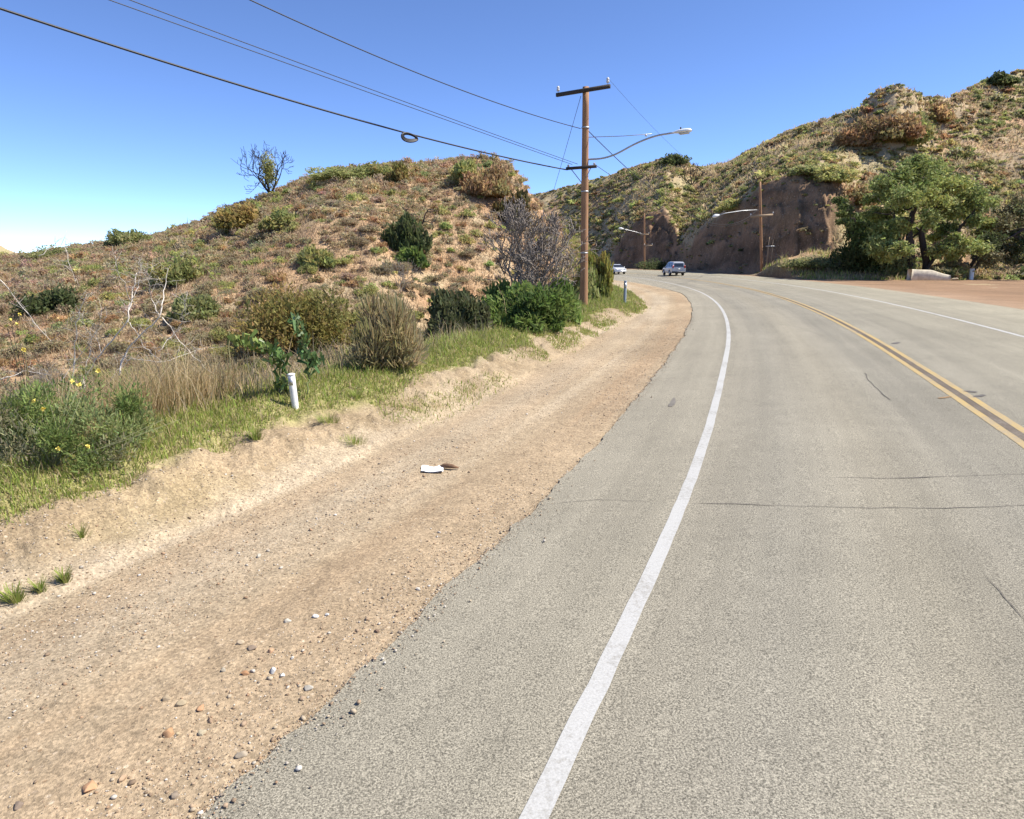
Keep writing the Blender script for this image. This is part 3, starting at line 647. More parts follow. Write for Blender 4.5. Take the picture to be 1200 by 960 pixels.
for q, (px, py, n_, w_, lab) in enumerate([(18, 706, 160, .10, 'small green grass tuft at the foot of the bank, nearest the left frame edge'), (76, 685, 110, .06, 'tiny round grass tuft at the foot of the bank'), (300, 516, 140, .12, 'grey-green weed tuft on the pale bank below the white post'), (48, 695, 70, .06, 'sparse grass tuft between two greener tufts at the bank foot'), (417, 468, 160, .12, 'dark green grass tuft at the top of the bank'), (95, 632, 60, .1, 'dull weed tuft on the pale bank'), (385, 495, 160, .2, 'straw-green weed tuft low on the bank'), (415, 520, 120, .2, 'yellowish weed tuft beside the track edge')]):
    p = hit(px, py); g = Geo(); n_ = int(n_ * 1.3); th = rng.uniform(0, 6.28, n_); rr = w_ * rng.uniform(0, 1, n_) ** .7; hh = rng.uniform(.03, .12, n_) * (1.3 if q in (2, 4) else 1)
    C = np.stack([np.cos(th) * rr, np.sin(th) * rr * .7, hh / 2], -1); U = np.stack([np.cos(th + 1.3), np.sin(th + 1.3), 0 * th], -1) * .003; W_ = np.stack([np.cos(th) * hh * .35, np.sin(th) * hh * .35, hh / 2], -1)
    g.quads(C, U, W_, GR[rng.integers(0, 5, n_)] * (.8 if q in (2, 5) else 1)); o = link('grass_tuft', g.mesh('grass_tuft'), M_GRASS, loc=p); tag(o, lab, 'grass tuft')

def hill_cover():
    N = 150000; az = rng.uniform(azr(-40, 300, 1)[0], azr(720, 300, 1)[0], N); r = rng.uniform(18 ** 2, 64 ** 2, N) ** .5; x = r * np.sin(np.radians(az)); y = r * np.cos(np.radians(az)); z, zone, s, t = relief(x, y)
    rr = np.interp(az, L_RIDGE[0], L_RIDGE[1]); k = (s < -9) & (r < rr) & (rng.uniform(size=N) < np.clip(.55 + .9 * fbm(x * .22, y * .22, 341, 4), .04, 1)); x, y, r = x[k], y[k], r[k]
    pal = np.array([(0.431, 0.319, 0.200), (0.406, 0.300, 0.188), (0.456, 0.344, 0.219), (0.388, 0.306, 0.188), (0.425, 0.306, 0.188)])[rng.integers(0, 5, len(x))]
    blades('dry_cover', x, y, np.exp(rng.normal(math.log(.20), .4, len(x))), .006 + r * .0004, pal, 'short dry brown growth between the shrubs of the left hill', 'dry grass', .6)
    N = 170000; az = rng.uniform(azr(580, 300, 1)[0], azr(1260, 300, 1)[0], N); r = rng.uniform(75 ** 2, 205 ** 2, N) ** .5; x = r * np.sin(np.radians(az)); y = r * np.cos(np.radians(az)); z, zone, s, t = relief(x, y)
    rr = np.interp(az, R_RIDGE[0], R_RIDGE[1]); rf = np.interp(az, RC_az, RC_rf); run = np.interp(az, RC_az, RC_run); zt = np.interp(az, RC_az, RC_zt); cutm = (zt > 4) & (run < 18) & (r < rf + run - 1)
    k = (zone == 2) & (r < rr) & ~cutm & (s > 13) & (rng.uniform(size=N) < np.clip(.38 + 1.0 * fbm(x * .1, y * .1, 343, 4), .02, 1)); x, y, r = x[k], y[k], r[k]
    pal = np.array([(0.504, 0.392, 0.238), (0.434, 0.371, 0.210), (0.546, 0.420, 0.259), (0.392, 0.350, 0.182), (0.490, 0.350, 0.217)])[rng.integers(0, 5, len(x))]
    blades('hill_grass', x, y, np.exp(rng.normal(math.log(.42), .4, len(x))), .012 + r * .0006, pal, 'olive and straw grass between the chaparral of the far hillsides', 'grass', .6)
hill_cover()

# ------------------------------------------------------------------ gravel and rocks on the dirt shoulder
def rock_geo(sub, seed, flat=.7):
    bm = bmesh.new(); bmesh.ops.create_icosphere(bm, subdivisions=sub, radius=1); V = np.array([v.co for v in bm.verts]); F = np.array([[v.index for v in f.verts] for f in bm.faces]); bm.free()
    r = 1 + .38 * fbm(V[:, 0] * 1.1 + seed, V[:, 1] * 1.1 + V[:, 2] * .9, 400 + seed, 3); V = V * r[:, None]
    for k in range(9):                                            # break it with flat faces
        d = unit(1)[0]; h = V @ d; V = V - np.maximum(h - .55, 0)[:, None] * d
    return V * np.array([1, .8, flat]), F
def gravel():
    N = 210000
    t = 87 + (rng.uniform(size=N) ** 1.9) * 30; lat = rng.uniform(.0, 5.0, N); lat = np.where(rng.uniform(size=N) < .06, rng.exponential(.09, N) * -1 + .06, lat); s = sA(t) - lat; x, y = xy_of(s, t)
    cl = fbm(s * 1.2, t * .22, 411, 4) + .5 * np.exp(-((lat - .25) / .35) ** 2); k = rng.uniform(size=N) < np.clip(.35 + 1.1 * cl, .06, 1)
    x, y, lat, s = x[k], y[k], lat[k], s[k]; z = H(x, y); z = np.where(lat < .01, road_z(s) + .006, z); sz = np.clip(np.exp(rng.normal(math.log(.0046), .55, len(x))), .003, .028)
    Vs, Fs, Cs = [], [], []; n0 = 0; var = rng.integers(0, 5, len(x))
    pal = np.array([(.38, .31, .22), (.33, .24, .16), (.46, .41, .34), (.25, .18, .12), (.32, .21, .13), (.22, .18, .14), (.54, .50, .44)])
    for v in range(5):
        PV, PF = rock_geo(1, v, .6); PV = PV; i = np.nonzero(var == v)[0]; th = rng.uniform(0, 6.28, len(i)); c, s_ = np.cos(th)[:, None], np.sin(th)[:, None]; q = sz[i][:, None]
        V = np.stack([(PV[:, 0] * c - PV[:, 1] * s_) * q + x[i][:, None], (PV[:, 0] * s_ + PV[:, 1] * c) * q + y[i][:, None], PV[:, 2] * q + z[i][:, None] + q * .3], -1)
        m = len(PV); Vs.append(V.reshape(-1, 3)); Fs.append((PF[None] + (np.arange(len(i)) * m)[:, None, None]).reshape(-1, 3) + n0); n0 += len(i) * m
        Cs.append(np.repeat(pal[rng.choice(7, len(i), p=[.27, .24, .12, .16, .1, .06, .05])] * (1 + rng.normal(0, .1, (len(i), 1))), m, 0))
    o = link('gravel', mesh_np('gravel', np.vstack(Vs), np.vstack(Fs), np.clip(np.vstack(Cs), .02, .8)), simple_attr); tag(o, 'fine gravel strewn over the dirt shoulder', 'gravel', kind='stuff')
simple_attr = leaf_mat('gravel_stone', 0, .9, 0)
gravel()
ROCKS = [(336, 729, 7, (.52, .48, .40), 'pale round stone alone in the dirt beside the road edge'), (281, 755, 8, (.40, .32, .22), 'tan stone left of a darker flat stone in the upper rock pair'), (297, 760, 10, (.33, .25, .18), 'flat grey-brown stone of the upper rock pair'), (262, 786, 7, (.50, .44, .34), 'cream pebble standing apart left of the middle cluster'), (287, 791, 9, (.34, .19, .10), 'rust-orange stone in the middle cluster'), (297, 789, 6, (.55, .50, .42), 'small pale stone touching the rust-orange stone'), (320, 789, 9, (.70, .69, .66), 'whitest stone of the group beside the road'), (331, 794, 6, (.64, .61, .55), 'small white stone just right of the whitest stone'), (318, 765, 7, (.40, .25, .15), 'orange-brown stone uphill of the white stones'), (343, 772, 5, (.62, .58, .5), 'small chalky stone near the asphalt'),
 (194, 820, 9, (.42, .33, .22), 'tan stone on the left of the lower rock pair'), (211, 827, 11, (.36, .29, .19), 'flat olive-tan stone on the right of the lower pair'), (235, 832, 9, (.42, .25, .14), 'flat orange stone half sunk in the dirt'), (199, 862, 13, (.40, .24, .13), 'large orange-brown stone below the lower pair'), (208, 863, 6, (.54, .44, .28), 'yellowish pebble against the large orange-brown stone'), (236, 862, 9, (.56, .48, .33), 'flat cream stone sunk in the dirt'), (284, 887, 12, (.44, .37, .28), 'broad flat beige stone beside the asphalt edge'), (105, 926, 16, (.46, .27, .15), 'big flat orange stone near the bottom of the view'), (143, 916, 10, (.40, .28, .18), 'brown stone right of the big flat orange stone'), (22, 945, 11, (.22, .17, .13), 'dark stone by the bottom left corner'),
 (205, 935, 11, (.40, .32, .24), 'grey-tan flat stone near the bottom, beside the road'), (247, 847, 7, (.40, .28, .18), 'small brown stone between the pairs and the road'), (363, 808, 10, (.46, .42, .35), 'flat pale stone at the asphalt edge'), (303, 654, 6, (.5, .46, .38), 'pale pebble far up the dirt track'), (490, 692, 6, (.56, .5, .42), 'white pebble at the asphalt edge'), (442, 742, 6, (.3, .2, .14), 'dark brown stone at the asphalt edge'), (369, 724, 7, (.66, .63, .57), 'chalk-white flat stone close to the asphalt'), (384, 722, 5, (.66, .64, .6), 'smaller chalk-white stone close to the asphalt')]
RM = []
for k in range(5):
    V, F = rock_geo(3, 20 + k, .62); me = mesh_np('rock', V, F, (1, 1, 1), smooth=False); RM.append(me)
for k, (px, py, w, c, lab) in enumerate(ROCKS):
    p = hit(px, py, 2.0); me = RM[k % 5].copy(); V = len(me.vertices); a = me.color_attributes['col']; n = np.ones((V, 4), np.float32); co = np.empty(V * 3); me.vertices.foreach_get('co', co); co = co.reshape(-1, 3)
    n[:, :3] = np.array(c) * .82 * (1 + .22 * fbm(co[:, 0] * 2 + k, co[:, 1] * 2 + co[:, 2], 430 + k, 3))[:, None]; a.data.foreach_set('color', n.ravel())
    o = link('rock', me, M_ROCK, loc=p + np.array([0, 0, .008])); dep = math.cos(PITCH) * p[1] - math.sin(PITCH) * (p[2] - CH); s_ = w * dep / FPX * .72
    o.scale = (s_, s_, s_ * rng.uniform(.8, 1.15)); o.rotation_euler = (0, 0, rng.uniform(0, 6.28)); tag(o, lab, 'rock', 'loose stones on the dirt shoulder')

# ------------------------------------------------------------------ individual plants
def grow(g, p, d, L, r, depth, c, spread=.55, nb=(2, 3), kink=.18, up=.12, shrink=.72, sides=5, tips=None, minr=.004):
    n = 4; P = [np.array(p, float)]; d = np.array(d, float) / np.linalg.norm(d)
    for k in range(n):
        d = d + rng.normal(0, kink, 3); d[2] += up * .3; d /= np.linalg.norm(d); P.append(P[-1] + d * L / n)
    r1 = max(r * .62, minr); g.tube(P, np.linspace(r, r1, n + 1), sides, np.asarray(c) * rng.uniform(.82, 1.18), depth == 0)
    if depth == 0:
        if tips is not None: tips.append((P[-1], d))
        return
    for b in range(rng.integers(nb[0], nb[1] + 1)):
        nd = d + rng.normal(0, spread, 3); nd[2] += up
        q = P[-1] if b == 0 else P[rng.integers(2, n + 1)]
        grow(g, q, nd, L * shrink * rng.uniform(.75, 1.2), max(r1 * .85, minr), depth - 1, c, spread, nb, kink, up, shrink, max(3, sides - 1), tips, minr)
def px_m(p): return FPX / (math.cos(PITCH) * p[1] - math.sin(PITCH) * (p[2] - CH))
def bush(name, px, py, wpx, hpx, pal, n, leaf, label, cat='shrub', twig=16, asp=.5, clumps=24, p=None, spiky=.3, twigc=(.12, .09, .065), group=None):
    p = hit(px, py) if p is None else p; k = px_m(p); w = wpx / k / 2; h = hpx / k
    t = empty(name, p - np.array([0, 0, .05])); tag(t, label, cat, group)
    g = shrub_geo(int(n * 2.4), leaf * .62 / w, pal, 1.0, clumps, 0, asp=asp, spiky=spiky); V = np.vstack(g.V); top = np.percentile(V[:, 2], 99.6); wid = np.percentile(np.abs(V[:, 0]), 97)
    for v in g.V: v *= np.array([w / wid, w / wid * .9, h / top])
    link('foliage', g.mesh('foliage'), M_LEAF, t)
    s = Geo()
    for _ in range(twig):
        d = unit(1)[0]; d[2] = abs(d[2]) + .5; d *= np.array([w * .8, w * .7, h * .95]) / np.linalg.norm(d)
        P = np.array([d * q + rng.normal(0, .03, 3) * q for q in (0, .3, .6, 1)]); s.tube(P, np.array([.02, .014, .009, .004]) * max(1, h * .8), 4, twigc)
    if twig: link('stem', s.mesh('stem'), M_TWIG, t)
    return t
OCHRE = [(.33, .25, .085), (.28, .24, .075), (.235, .21, .07), (.37, .27, .10)]
WISP = [(.42, .35, .18), (.36, .31, .15), (.33, .31, .13), (.48, .40, .23)]
LUSH = [(0.137, 0.202, 0.052), (0.182, 0.247, 0.065), (0.111, 0.163, 0.047), (0.234, 0.312, 0.085)]
bush('bush', 450, 424, 70, 80, WISP, 3600, .06, 'wispy olive-tan bush fanning upward above the green grass strip', 'bush', 110, .16, 26, spiky=1.2, twigc=(.2, .16, .09))
bush('bush', 352, 404, 112, 66, OCHRE, 5200, .075, 'broad ochre-green bush at the foot of the left hill', 'bush', 20)
bush('bush', 322, 402, 54, 44, OCHRE, 2000, .075, 'small ochre bush joined to the left flank of the broad ochre bush', 'bush', 10)
bush('bush', 542, 392, 66, 50, [(.13, .145, .065), (.155, .165, .08), (.11, .125, .055)], 4200, .06, 'dark grey-green bush left of the leafy evergreen bush', 'bush', 20)
bush('bush', 614, 384, 96, 50, LUSH, 5200, .085, 'leafy dark evergreen bush growing around the dead grey tree', 'bush', 24, .4)
bush('bush', 656, 375, 40, 50, LUSH, 1700, .08, 'small leafy evergreen bush directly left of the main pole', 'bush', 10, .4)
bush('bush', 588, 376, 40, 44, LUSH, 1700, .08, 'low leafy bush in front of the evergreen bush', 'bush', 10, .4)
bush('bush', 694, 350, 38, 52, [(.22, .23, .06), (.27, .25, .065), (.17, .19, .055), (.31, .25, .07)], 3600, .09, 'tall yellow-green bush right behind the main pole', 'bush', 16, p=None)
bush('bush', 686, 354, 24, 36, GREEN, 1600, .08, 'dark green bush at the base of the tall yellow-green bush', 'bush', 8)
bush('bush', 476, 292, 48, 38, DARK, 2400, .12, 'dark green bush with dead branches halfway up the left hill', 'bush', 20)
bush('bush', 480, 312, 34, 22, LUSH, 1300, .12, 'smaller dark green bush just below the one with dead branches', 'bush', 6)
bush('bush', 150, 288, 42, 18, GREEN, 1800, .12, 'rounded green bush standing on the left hill skyline', 'bush', 8)
bush('bush', 572, 230, 56, 34, RUSTY, 2600, .14, 'large rust-brown bush near the top right of the left hill', 'bush', 10)
bush('bush', 546, 216, 34, 26, OLIVE, 1500, .14, 'olive bush beside the rust-brown bush near the hilltop', 'bush', 6)
bush('bush', 598, 262, 40, 34, [(.15, .10, .04), (.12, .10, .035), (.10, .09, .035)], 1700, .12, 'ochre-brown bush below the bare tan hilltop edge', 'bush', 8)
bush('bush', 398, 210, 64, 13, GREEN, 1800, .12, 'low green bush along the left hill crest', 'bush', 8)
bush('bush', 440, 206, 54, 16, OLIVE, 1500, .12, 'low olive bush on the crest right of the low green one', 'bush', 6)
bush('bush', 466, 214, 26, 22, OCHRE, 900, .12, 'small ochre bush on the crest below the cable loop', 'bush', 6)
bush('bush', 282, 268, 44, 28, OCHRE, 1500, .12, 'ochre bush on the slope below the skyline snag', 'bush', 6)
bush('bush', 330, 268, 40, 22, OLIVE, 1400, .12, 'olive bush right of the ochre one below the skyline snag', 'bush', 6)
bush('bush', 60, 366, 56, 28, DARK, 1900, .1, 'dark green bush on the lower left slope near the frame edge', 'bush', 10)
bush('bush', 210, 332, 48, 30, OLIVE, 1700, .1, 'olive bush on the left slope above the bleached branches', 'bush', 10)
bush('bush', 228, 372, 44, 26, GREEN, 1700, .1, 'green bush behind the bleached branches', 'bush', 10)
bush('bush', 372, 312, 36, 22, OLIVE, 1300, .1, 'olive bush in the middle of the left slope', 'bush', 8)
bush('bush', 60, 302, 50, 14, GREEN, 1200, .12, 'low green bush on the skyline by the left frame edge', 'bush', 6)
bush('bush', 1040, 166, 62, 30, RUSTY, 2600, .3, 'large russet bush mound high on the right hillside', 'bush', 10)
bush('bush', 1003, 172, 40, 20, RUSTY, 1600, .3, 'russet bush left of the large russet mound', 'bush', 8)
bush('bush', 1068, 168, 34, 30, OLIVE, 1100, .3, 'yellow-olive bush right of the large russet mound', 'bush', 6)
bush('bush', 1098, 142, 34, 20, RUSTY, 1100, .3, 'small russet bush beyond the yellow-olive one', 'bush', 6)
bush('bush', 792, 193, 26, 12, DARK, 900, .3, 'dark bush crowning the rocky knob behind the lamp', 'bush', 4)
bush('bush', 1170, 100, 30, 14, DARK, 900, .3, 'dark bush on the right skyline', 'bush', 4)

# skyline snag with a leafy core; dead grey tree; bleached branches; far bare tree
def snag(name, px, py, hpx, label, c, depth, spread, nb, nstem, r0, leafpal=None, wpx=None, up=.12, lean=None, cat='dead tree', Lf=.42, shrink=.72, minr=.006, kink=.14):
    p = hit(px, py) if not isinstance(px, np.ndarray) else px; k = px_m(p); h = hpx / k; t = empty(name, p - np.array([0, 0, .05])); tag(t, label, cat); g = Geo(); tips = []
    for q in range(nstem):
        a = q * 6.28 / nstem + rng.uniform(-.4, .4); d = np.array([math.cos(a) * spread, math.sin(a) * spread, 1.0])
        grow(g, (0, 0, 0), d, h * Lf, r0, depth, c, spread, nb, kink, up, shrink, 6, tips, minr)
    V = np.vstack(g.V); mx = np.percentile(V[:, 2], 99.7); wx = np.percentile(np.abs(V[:, 0]), 99)
    sx = (wpx / k / 2 / wx) if wpx else h / mx
    for v in g.V: v *= np.array([sx, sx, h / mx])
    link('branches', g.mesh('branches'), M_TWIG, t)
    if leafpal:
        f = Geo(); m = 1500; d = unit(m); C = d * rng.uniform(.1, 1, (m, 1)) * np.array([h * .2, h * .2, h * .38]) + np.array([0, 0, h * .45]); leaves(f, C, .09, leafpal[0], .5, .3, .3); link('foliage', f.mesh('foliage'), M_LEAF, t)
    return t
snag('dead_tree', 317, 228, 58, 'bare dark snag with a leafy core on the left skyline', (.045, .036, .03), 4, .75, (2, 3), 6, .10, OLIVE, 70, .2, minr=.018)
snag('dead_tree', 620, 374, 132, 'dead grey twiggy tree rising from the leafy evergreen bush', (.21, .18, .155), 6, .42, (2, 3), 9, .07, None, 112, .16, Lf=.3, minr=.011)
snag('dead_shrub', 640, 350, 100, 'bare pinkish twig thicket behind the dead grey tree', (.20, .155, .125), 5, .5, (2, 3), 7, .04, None, 84, .12, Lf=.3, minr=.010, cat='dead shrub')
snag('dead_tree', 810, 217, 26, 'leafless dark tree on the far hillside right of the knob', (.05, .04, .032), 4, .6, (2, 3), 3, .12, None, 34, .1, minr=.04)
snag('dead_shrub', 490, 268, 26, 'dead dark branches sticking out of the dark green hill bush', (.06, .045, .035), 3, .6, (2, 2), 3, .05, None, 50, .05, minr=.02, cat='dead shrub')
snag('dead_shrub', 60, 470, 50, 'tangled grey twigs above the yellow-flowered bush', (.24, .215, .19), 5, .6, (2, 3), 7, .012, None, 70, .1, cat='dead shrub', minr=.0025)
snag('dead_shrub', 470, 345, 42, 'grey bare shrub on the slope behind the wispy bush', (.2, .175, .15), 4, .55, (2, 3), 6, .02, None, 46, .1, cat='dead shrub', minr=.006)

def branch_px(g, pts, dep, r, c, sides=5):
    P = []
    for i, (a, b) in enumerate(pts): P.append(at(a, b, dep + .25 * math.sin(i * 1.7)))
    P = np.array(P); L = np.linspace(0, len(P) - 1, len(P) * 4); Q = np.stack([np.interp(L, np.arange(len(P)), P[:, i]) for i in range(3)], -1); Q[1:-1] += rng.normal(0, .012, (len(Q) - 2, 3))
    g.tube(Q, np.linspace(r, r * .35, len(Q)), sides, np.asarray(c) * rng.uniform(.9, 1.1)); return Q
def bleached():
    dep = 11.0; base = at(100, 470, dep); base[2] = gz(base[0], base[1]); t = empty('dead_shrub', base); tag(t, 'bleached leafless branches forking above the dry grass', 'dead shrub'); g = Geo(); c = (.60, .54, .46)
    paths = [([(84, 500), (97, 445), (120, 415), (150, 375), (155, 340), (160, 320)], .022), ([(150, 378), (153, 350), (138, 318), (135, 300)], .012), ([(140, 440), (148, 410), (170, 388), (190, 370), (192, 340), (197, 315)], .022), ([(125, 450), (140, 432), (155, 420), (190, 425), (225, 412), (240, 408)], .014), ([(152, 378), (168, 405), (190, 425)], .013), ([(190, 372), (210, 400), (240, 430), (275, 460)], .012), ([(188, 372), (178, 350), (172, 325), (173, 310)], .010), ([(82, 480), (88, 420), (90, 380), (102, 345)], .018), ([(70, 450), (88, 425), (120, 380)], .010), ([(185, 412), (205, 390), (217, 370), (218, 350)], .010), ([(0, 328), (25, 360), (60, 400)], .012), ([(155, 350), (165, 325), (162, 310)], .007), ([(100, 440), (108, 400), (96, 372)], .008), ([(0, 445), (30, 435), (60, 440)], .014), ([(55, 545), (30, 540), (0, 538)], .014), ([(45, 300), (75, 285), (88, 330)], .008), ([(120, 415), (112, 395), (118, 372)], .007)]
    for pts, r in paths:
        Q = branch_px(g, pts, dep, r * .72, c)
        for q in Q[3::1]:
            d = rng.normal(0, 1, 3); d[2] = abs(d[2]); d /= np.linalg.norm(d); L = rng.uniform(.08, .34); e = q + d * L + rng.normal(0, .04, 3); g.tube([q, q + d * L * .5, e], [.0045, .003, .0016], 3, np.array(c) * .8)
            for _ in range(2): g.tube([q + d * L * .5, q + d * L * .5 + rng.normal(0, .08, 3)], [.0025, .0012], 3, np.array(c) * .75)
    P = at(97, 445, dep); stub = np.array([base, base * .5 + P * .5 + np.array([.05, 0, 0]), P]); g.tube(stub, [.03, .028, .022], 6, c)
    link('branches', g.mesh('branches', origin=base), M_TWIG, t)
bleached()
def flowered():
    p = hit(62, 548); t = empty('bush', p); k = px_m(p); tag(t, 'feathery green bush with yellow flowers at the left frame edge', 'bush')
    g = Geo(); n = 20000
    n = 19000; cl = [((rng.uniform(-.95, .5), rng.uniform(-.1, .7), rng.uniform(.06, .62)), rng.uniform(.10, .25)) for _ in range(50)]
    cl = [((x, y, z * (1 - .35 * abs(x + .15))), r) for (x, y, z), r in cl]
    sc = 1.15
    for (x, y, z), r in cl:
        m = n // len(cl); d = unit(m); C = np.array([x, y, z]) * sc + d * r * sc * rng.uniform(.15, 1, (m, 1)) ** .6; C[:, 2] = np.abs(C[:, 2]); al = d * .5; al[:, 2] += .25
        leaves(g, C, .020, [(.29, .36, .11), (.34, .39, .16), (.25, .32, .10), (.40, .38, .22)][rng.integers(4)], .3, .28, .25, al)
    link('foliage', g.mesh('foliage'), M_LEAF, t)
    s = Geo()
    for _ in range(26):
        d = np.array([rng.normal(-.12, .45), rng.normal(.2, .3), rng.uniform(.35, .85)]); P = np.array([d * q * sc + rng.normal(0, .03, 3) * q for q in (0, .3, .6, 1)]); s.tube(P, [.005, .004, .003, .0015], 4, (.24, .24, .13))
    link('stem', s.mesh('stem'), M_TWIG, t)
    my = simple('yellow_petals', (.80, .66, .14), .6, 0, .1)
    for a, b in [(85, 447), (93, 451), (68, 526), (103, 523), (50, 480), (40, 470), (28, 410), (115, 435)]:
        q = at(a, b, p[1] - .35) - p; C = q + unit(12) * .012; f = Geo(); leaves(f, C, .012, (1, 1, 1), .2, .7, .05); link('flower', f.mesh('flower'), my, t)
    # tall flower stems behind, by the frame edge
    p2 = at(10, 400, 10.5); p2[2] = gz(p2[0], p2[1]); t2 = empty('flower_stems', p2); tag(t2, 'leaning stems with yellow blossoms high at the left frame edge', 'wildflower'); s = Geo()
    for a, b in [(12, 375), (20, 380), (23, 368), (8, 382), (28, 410), (228, 300), (250, 318)][:5]:
        q = at(a, b, 10.5); s.tube(np.array([p2, (p2 + q) / 2 + np.array([.1, 0, .1]), q]) - p2, [.008, .006, .003], 4, (.2, .17, .08)); f = Geo(); leaves(f, q - p2 + unit(12) * .016, .015, (1, 1, 1), .2, .7, .05); link('flower', f.mesh('flower'), my, t2)
    link('stem', s.mesh('stem'), M_TWIG, t2)
flowered()
def tall_dry_grass():
    g = Geo(); n = 5200; px = 105 + 157 * rng.uniform(0, 1, n) ** .8; e = rng.uniform(2.0, 3.4, n); b = np.array([hit(q, 524 - (q - 100) * .32) for q in np.linspace(100, 265, 24)])
    x = np.interp(px, np.linspace(100, 265, 24), b[:, 0]) - rng.uniform(.0, 1.1, n); y = np.interp(px, np.linspace(100, 265, 24), b[:, 1]) + rng.uniform(-.1, 1.2, n)
    pal = np.array([(.60, .47, .27), (.52, .39, .21), (.66, .54, .33), (.42, .30, .16), (.32, .30, .13)])[rng.integers(0, 5, n)]
    blades('tall_dry_grass', x, y, np.exp(rng.normal(math.log(.5), .3, n)), np.full(n, .0045), pal, 'tall straw-coloured dry grass clump above the green strip', lean=.3)
tall_dry_grass()
def tobacco():
    base = hit(322, 468); t = empty('leafy_plant', base); tag(t, 'young plant with broad glossy leaves beside the white marker post', 'plant'); dep = base[1] + .15
    s = Geo(); f = Geo()
    stems = [[(325, 468), (330, 440), (318, 415), (300, 402), (285, 400), (272, 398)], [(325, 468), (332, 440), (330, 420), (322, 412), (312, 404)], [(360, 462), (362, 435), (356, 410), (350, 385), (345, 368)], [(362, 440), (370, 425), (372, 415)], [(326, 460), (330, 452), (336, 446)]]
    for pts in stems:
        Q = branch_px(s, pts, dep, .012, (.13, .15, .06)); m = int(len(Q) * 3.4); w = rng.uniform(.25, 1, m) ** .8; i = (w * (len(Q) - 1)).astype(int); C = Q[i] + rng.normal(0, .045, (m, 3)); al = unit(m); al[:, 2] = -abs(al[:, 2]) * .8
        leaves(f, C, .062, [(.14, .22, .07), (.11, .18, .065), (.23, .30, .085)][rng.integers(3)], -.5, .38, .3, al)
    for pts in [[(285, 470), (280, 440), (282, 415)], [(296, 470), (300, 440), (292, 418)], [(305, 472), (312, 445), (300, 430)]]: branch_px(s, pts, dep, .006, (.33, .24, .13))
    link('stem', s.mesh('stem', origin=base), M_TWIG, t); link('leaves', f.mesh('leaves', origin=base), leaf_mat('glossy_leaves', .25, .35), t)
    st = empty('tall_stem', hit(272, 470)); b0 = np.array(st.location); tag(st, 'thin leaning stem with pale yellow-green buds on the slope', 'plant'); g = Geo(); branch_px(g, [(270, 440), (268, 390), (262, 355), (250, 325), (230, 305)], 12.5, .009, (.24, .22, .11)); link('stem', g.mesh('stem', origin=b0), M_TWIG, st)
    f = Geo(); leaves(f, np.vstack([at(250, 322, 12.5) + rng.normal(0, .05, (14, 3)), at(228, 303, 12.5) + rng.normal(0, .05, (14, 3))]) - b0, .03, (.34, .36, .10), .2, .5); link('buds', f.mesh('buds'), M_LEAF, st)
tobacco()

# ------------------------------------------------------------------ oaks
def oak(name, base, trunks, clumps, label, pal, rclump, nleaf, leaf, dspread=2.6):
    t = empty(name, base); tag(t, label, 'tree'); g = Geo(); f = Geo(); tops = []
    dep0 = base[1]
    for pts, r in trunks:
        P = np.array([at(a, b, dep0 + d) for a, b, d in pts]); P[0, 2] = gz(P[0, 0], P[0, 1]) - .15; L = np.linspace(0, len(P) - 1, len(P) * 4); Q = np.stack([np.interp(L, np.arange(len(P)), P[:, i]) for i in range(3)], -1); Q[2:-1] += rng.normal(0, .05, (len(Q) - 3, 3))
        g.tube(Q, np.linspace(r, r * .5, len(Q)), 8); tops += [(q, r * .45) for q in Q[len(Q) // 2:]]
    for a, b, sc in clumps:
        c = at(a, b, dep0 + rng.normal(0, dspread)); k = int(np.argmin([np.linalg.norm(c - q) + max(0, q[2] - c[2]) * 2 for q, _ in tops])); q, r = tops[k]
        mid = (q + c) / 2 + rng.normal(0, .3, 3) + np.array([0, 0, -.2]); g.tube([q, (q + mid) / 2 + rng.normal(0, .12, 3), mid, (mid + c) / 2 + rng.normal(0, .15, 3), c], np.array([.75, .6, .45, .32, .15]) * r, 5)
        for _ in range(5): d = unit(1)[0]; d[2] = abs(d[2]) * .6; g.tube([c - d * .1, c + d * rclump * .5 + rng.normal(0, .08, 3), c + d * rclump], [.05, .03, .012], 3)
        pc = pal[rng.integers(len(pal))]
        for _ in range(7):
            o = c + unit(1)[0] * rclump * sc * rng.uniform(.35, .95) * np.array([1, 1, .75]); m = int(nleaf * sc / 7); C = o + rng.normal(0, .30 * rclump * sc, (m, 3)) * np.array([1, 1, .7]); leaves(f, C, leaf, pc, .2, .5, .25)
    link('trunk', g.mesh('trunk', True, base), M_BARK, t); link('crown', f.mesh('crown', origin=base), M_OAK, t)
def hitd(px, py, dep):
    p = at(px, py, dep); p[2] = gz(p[0], p[1]); return p
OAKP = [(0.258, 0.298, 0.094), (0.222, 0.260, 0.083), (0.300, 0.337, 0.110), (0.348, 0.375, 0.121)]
DOAK = [(.085, .105, .04), (.10, .12, .048), (.13, .145, .06), (.07, .085, .035)]
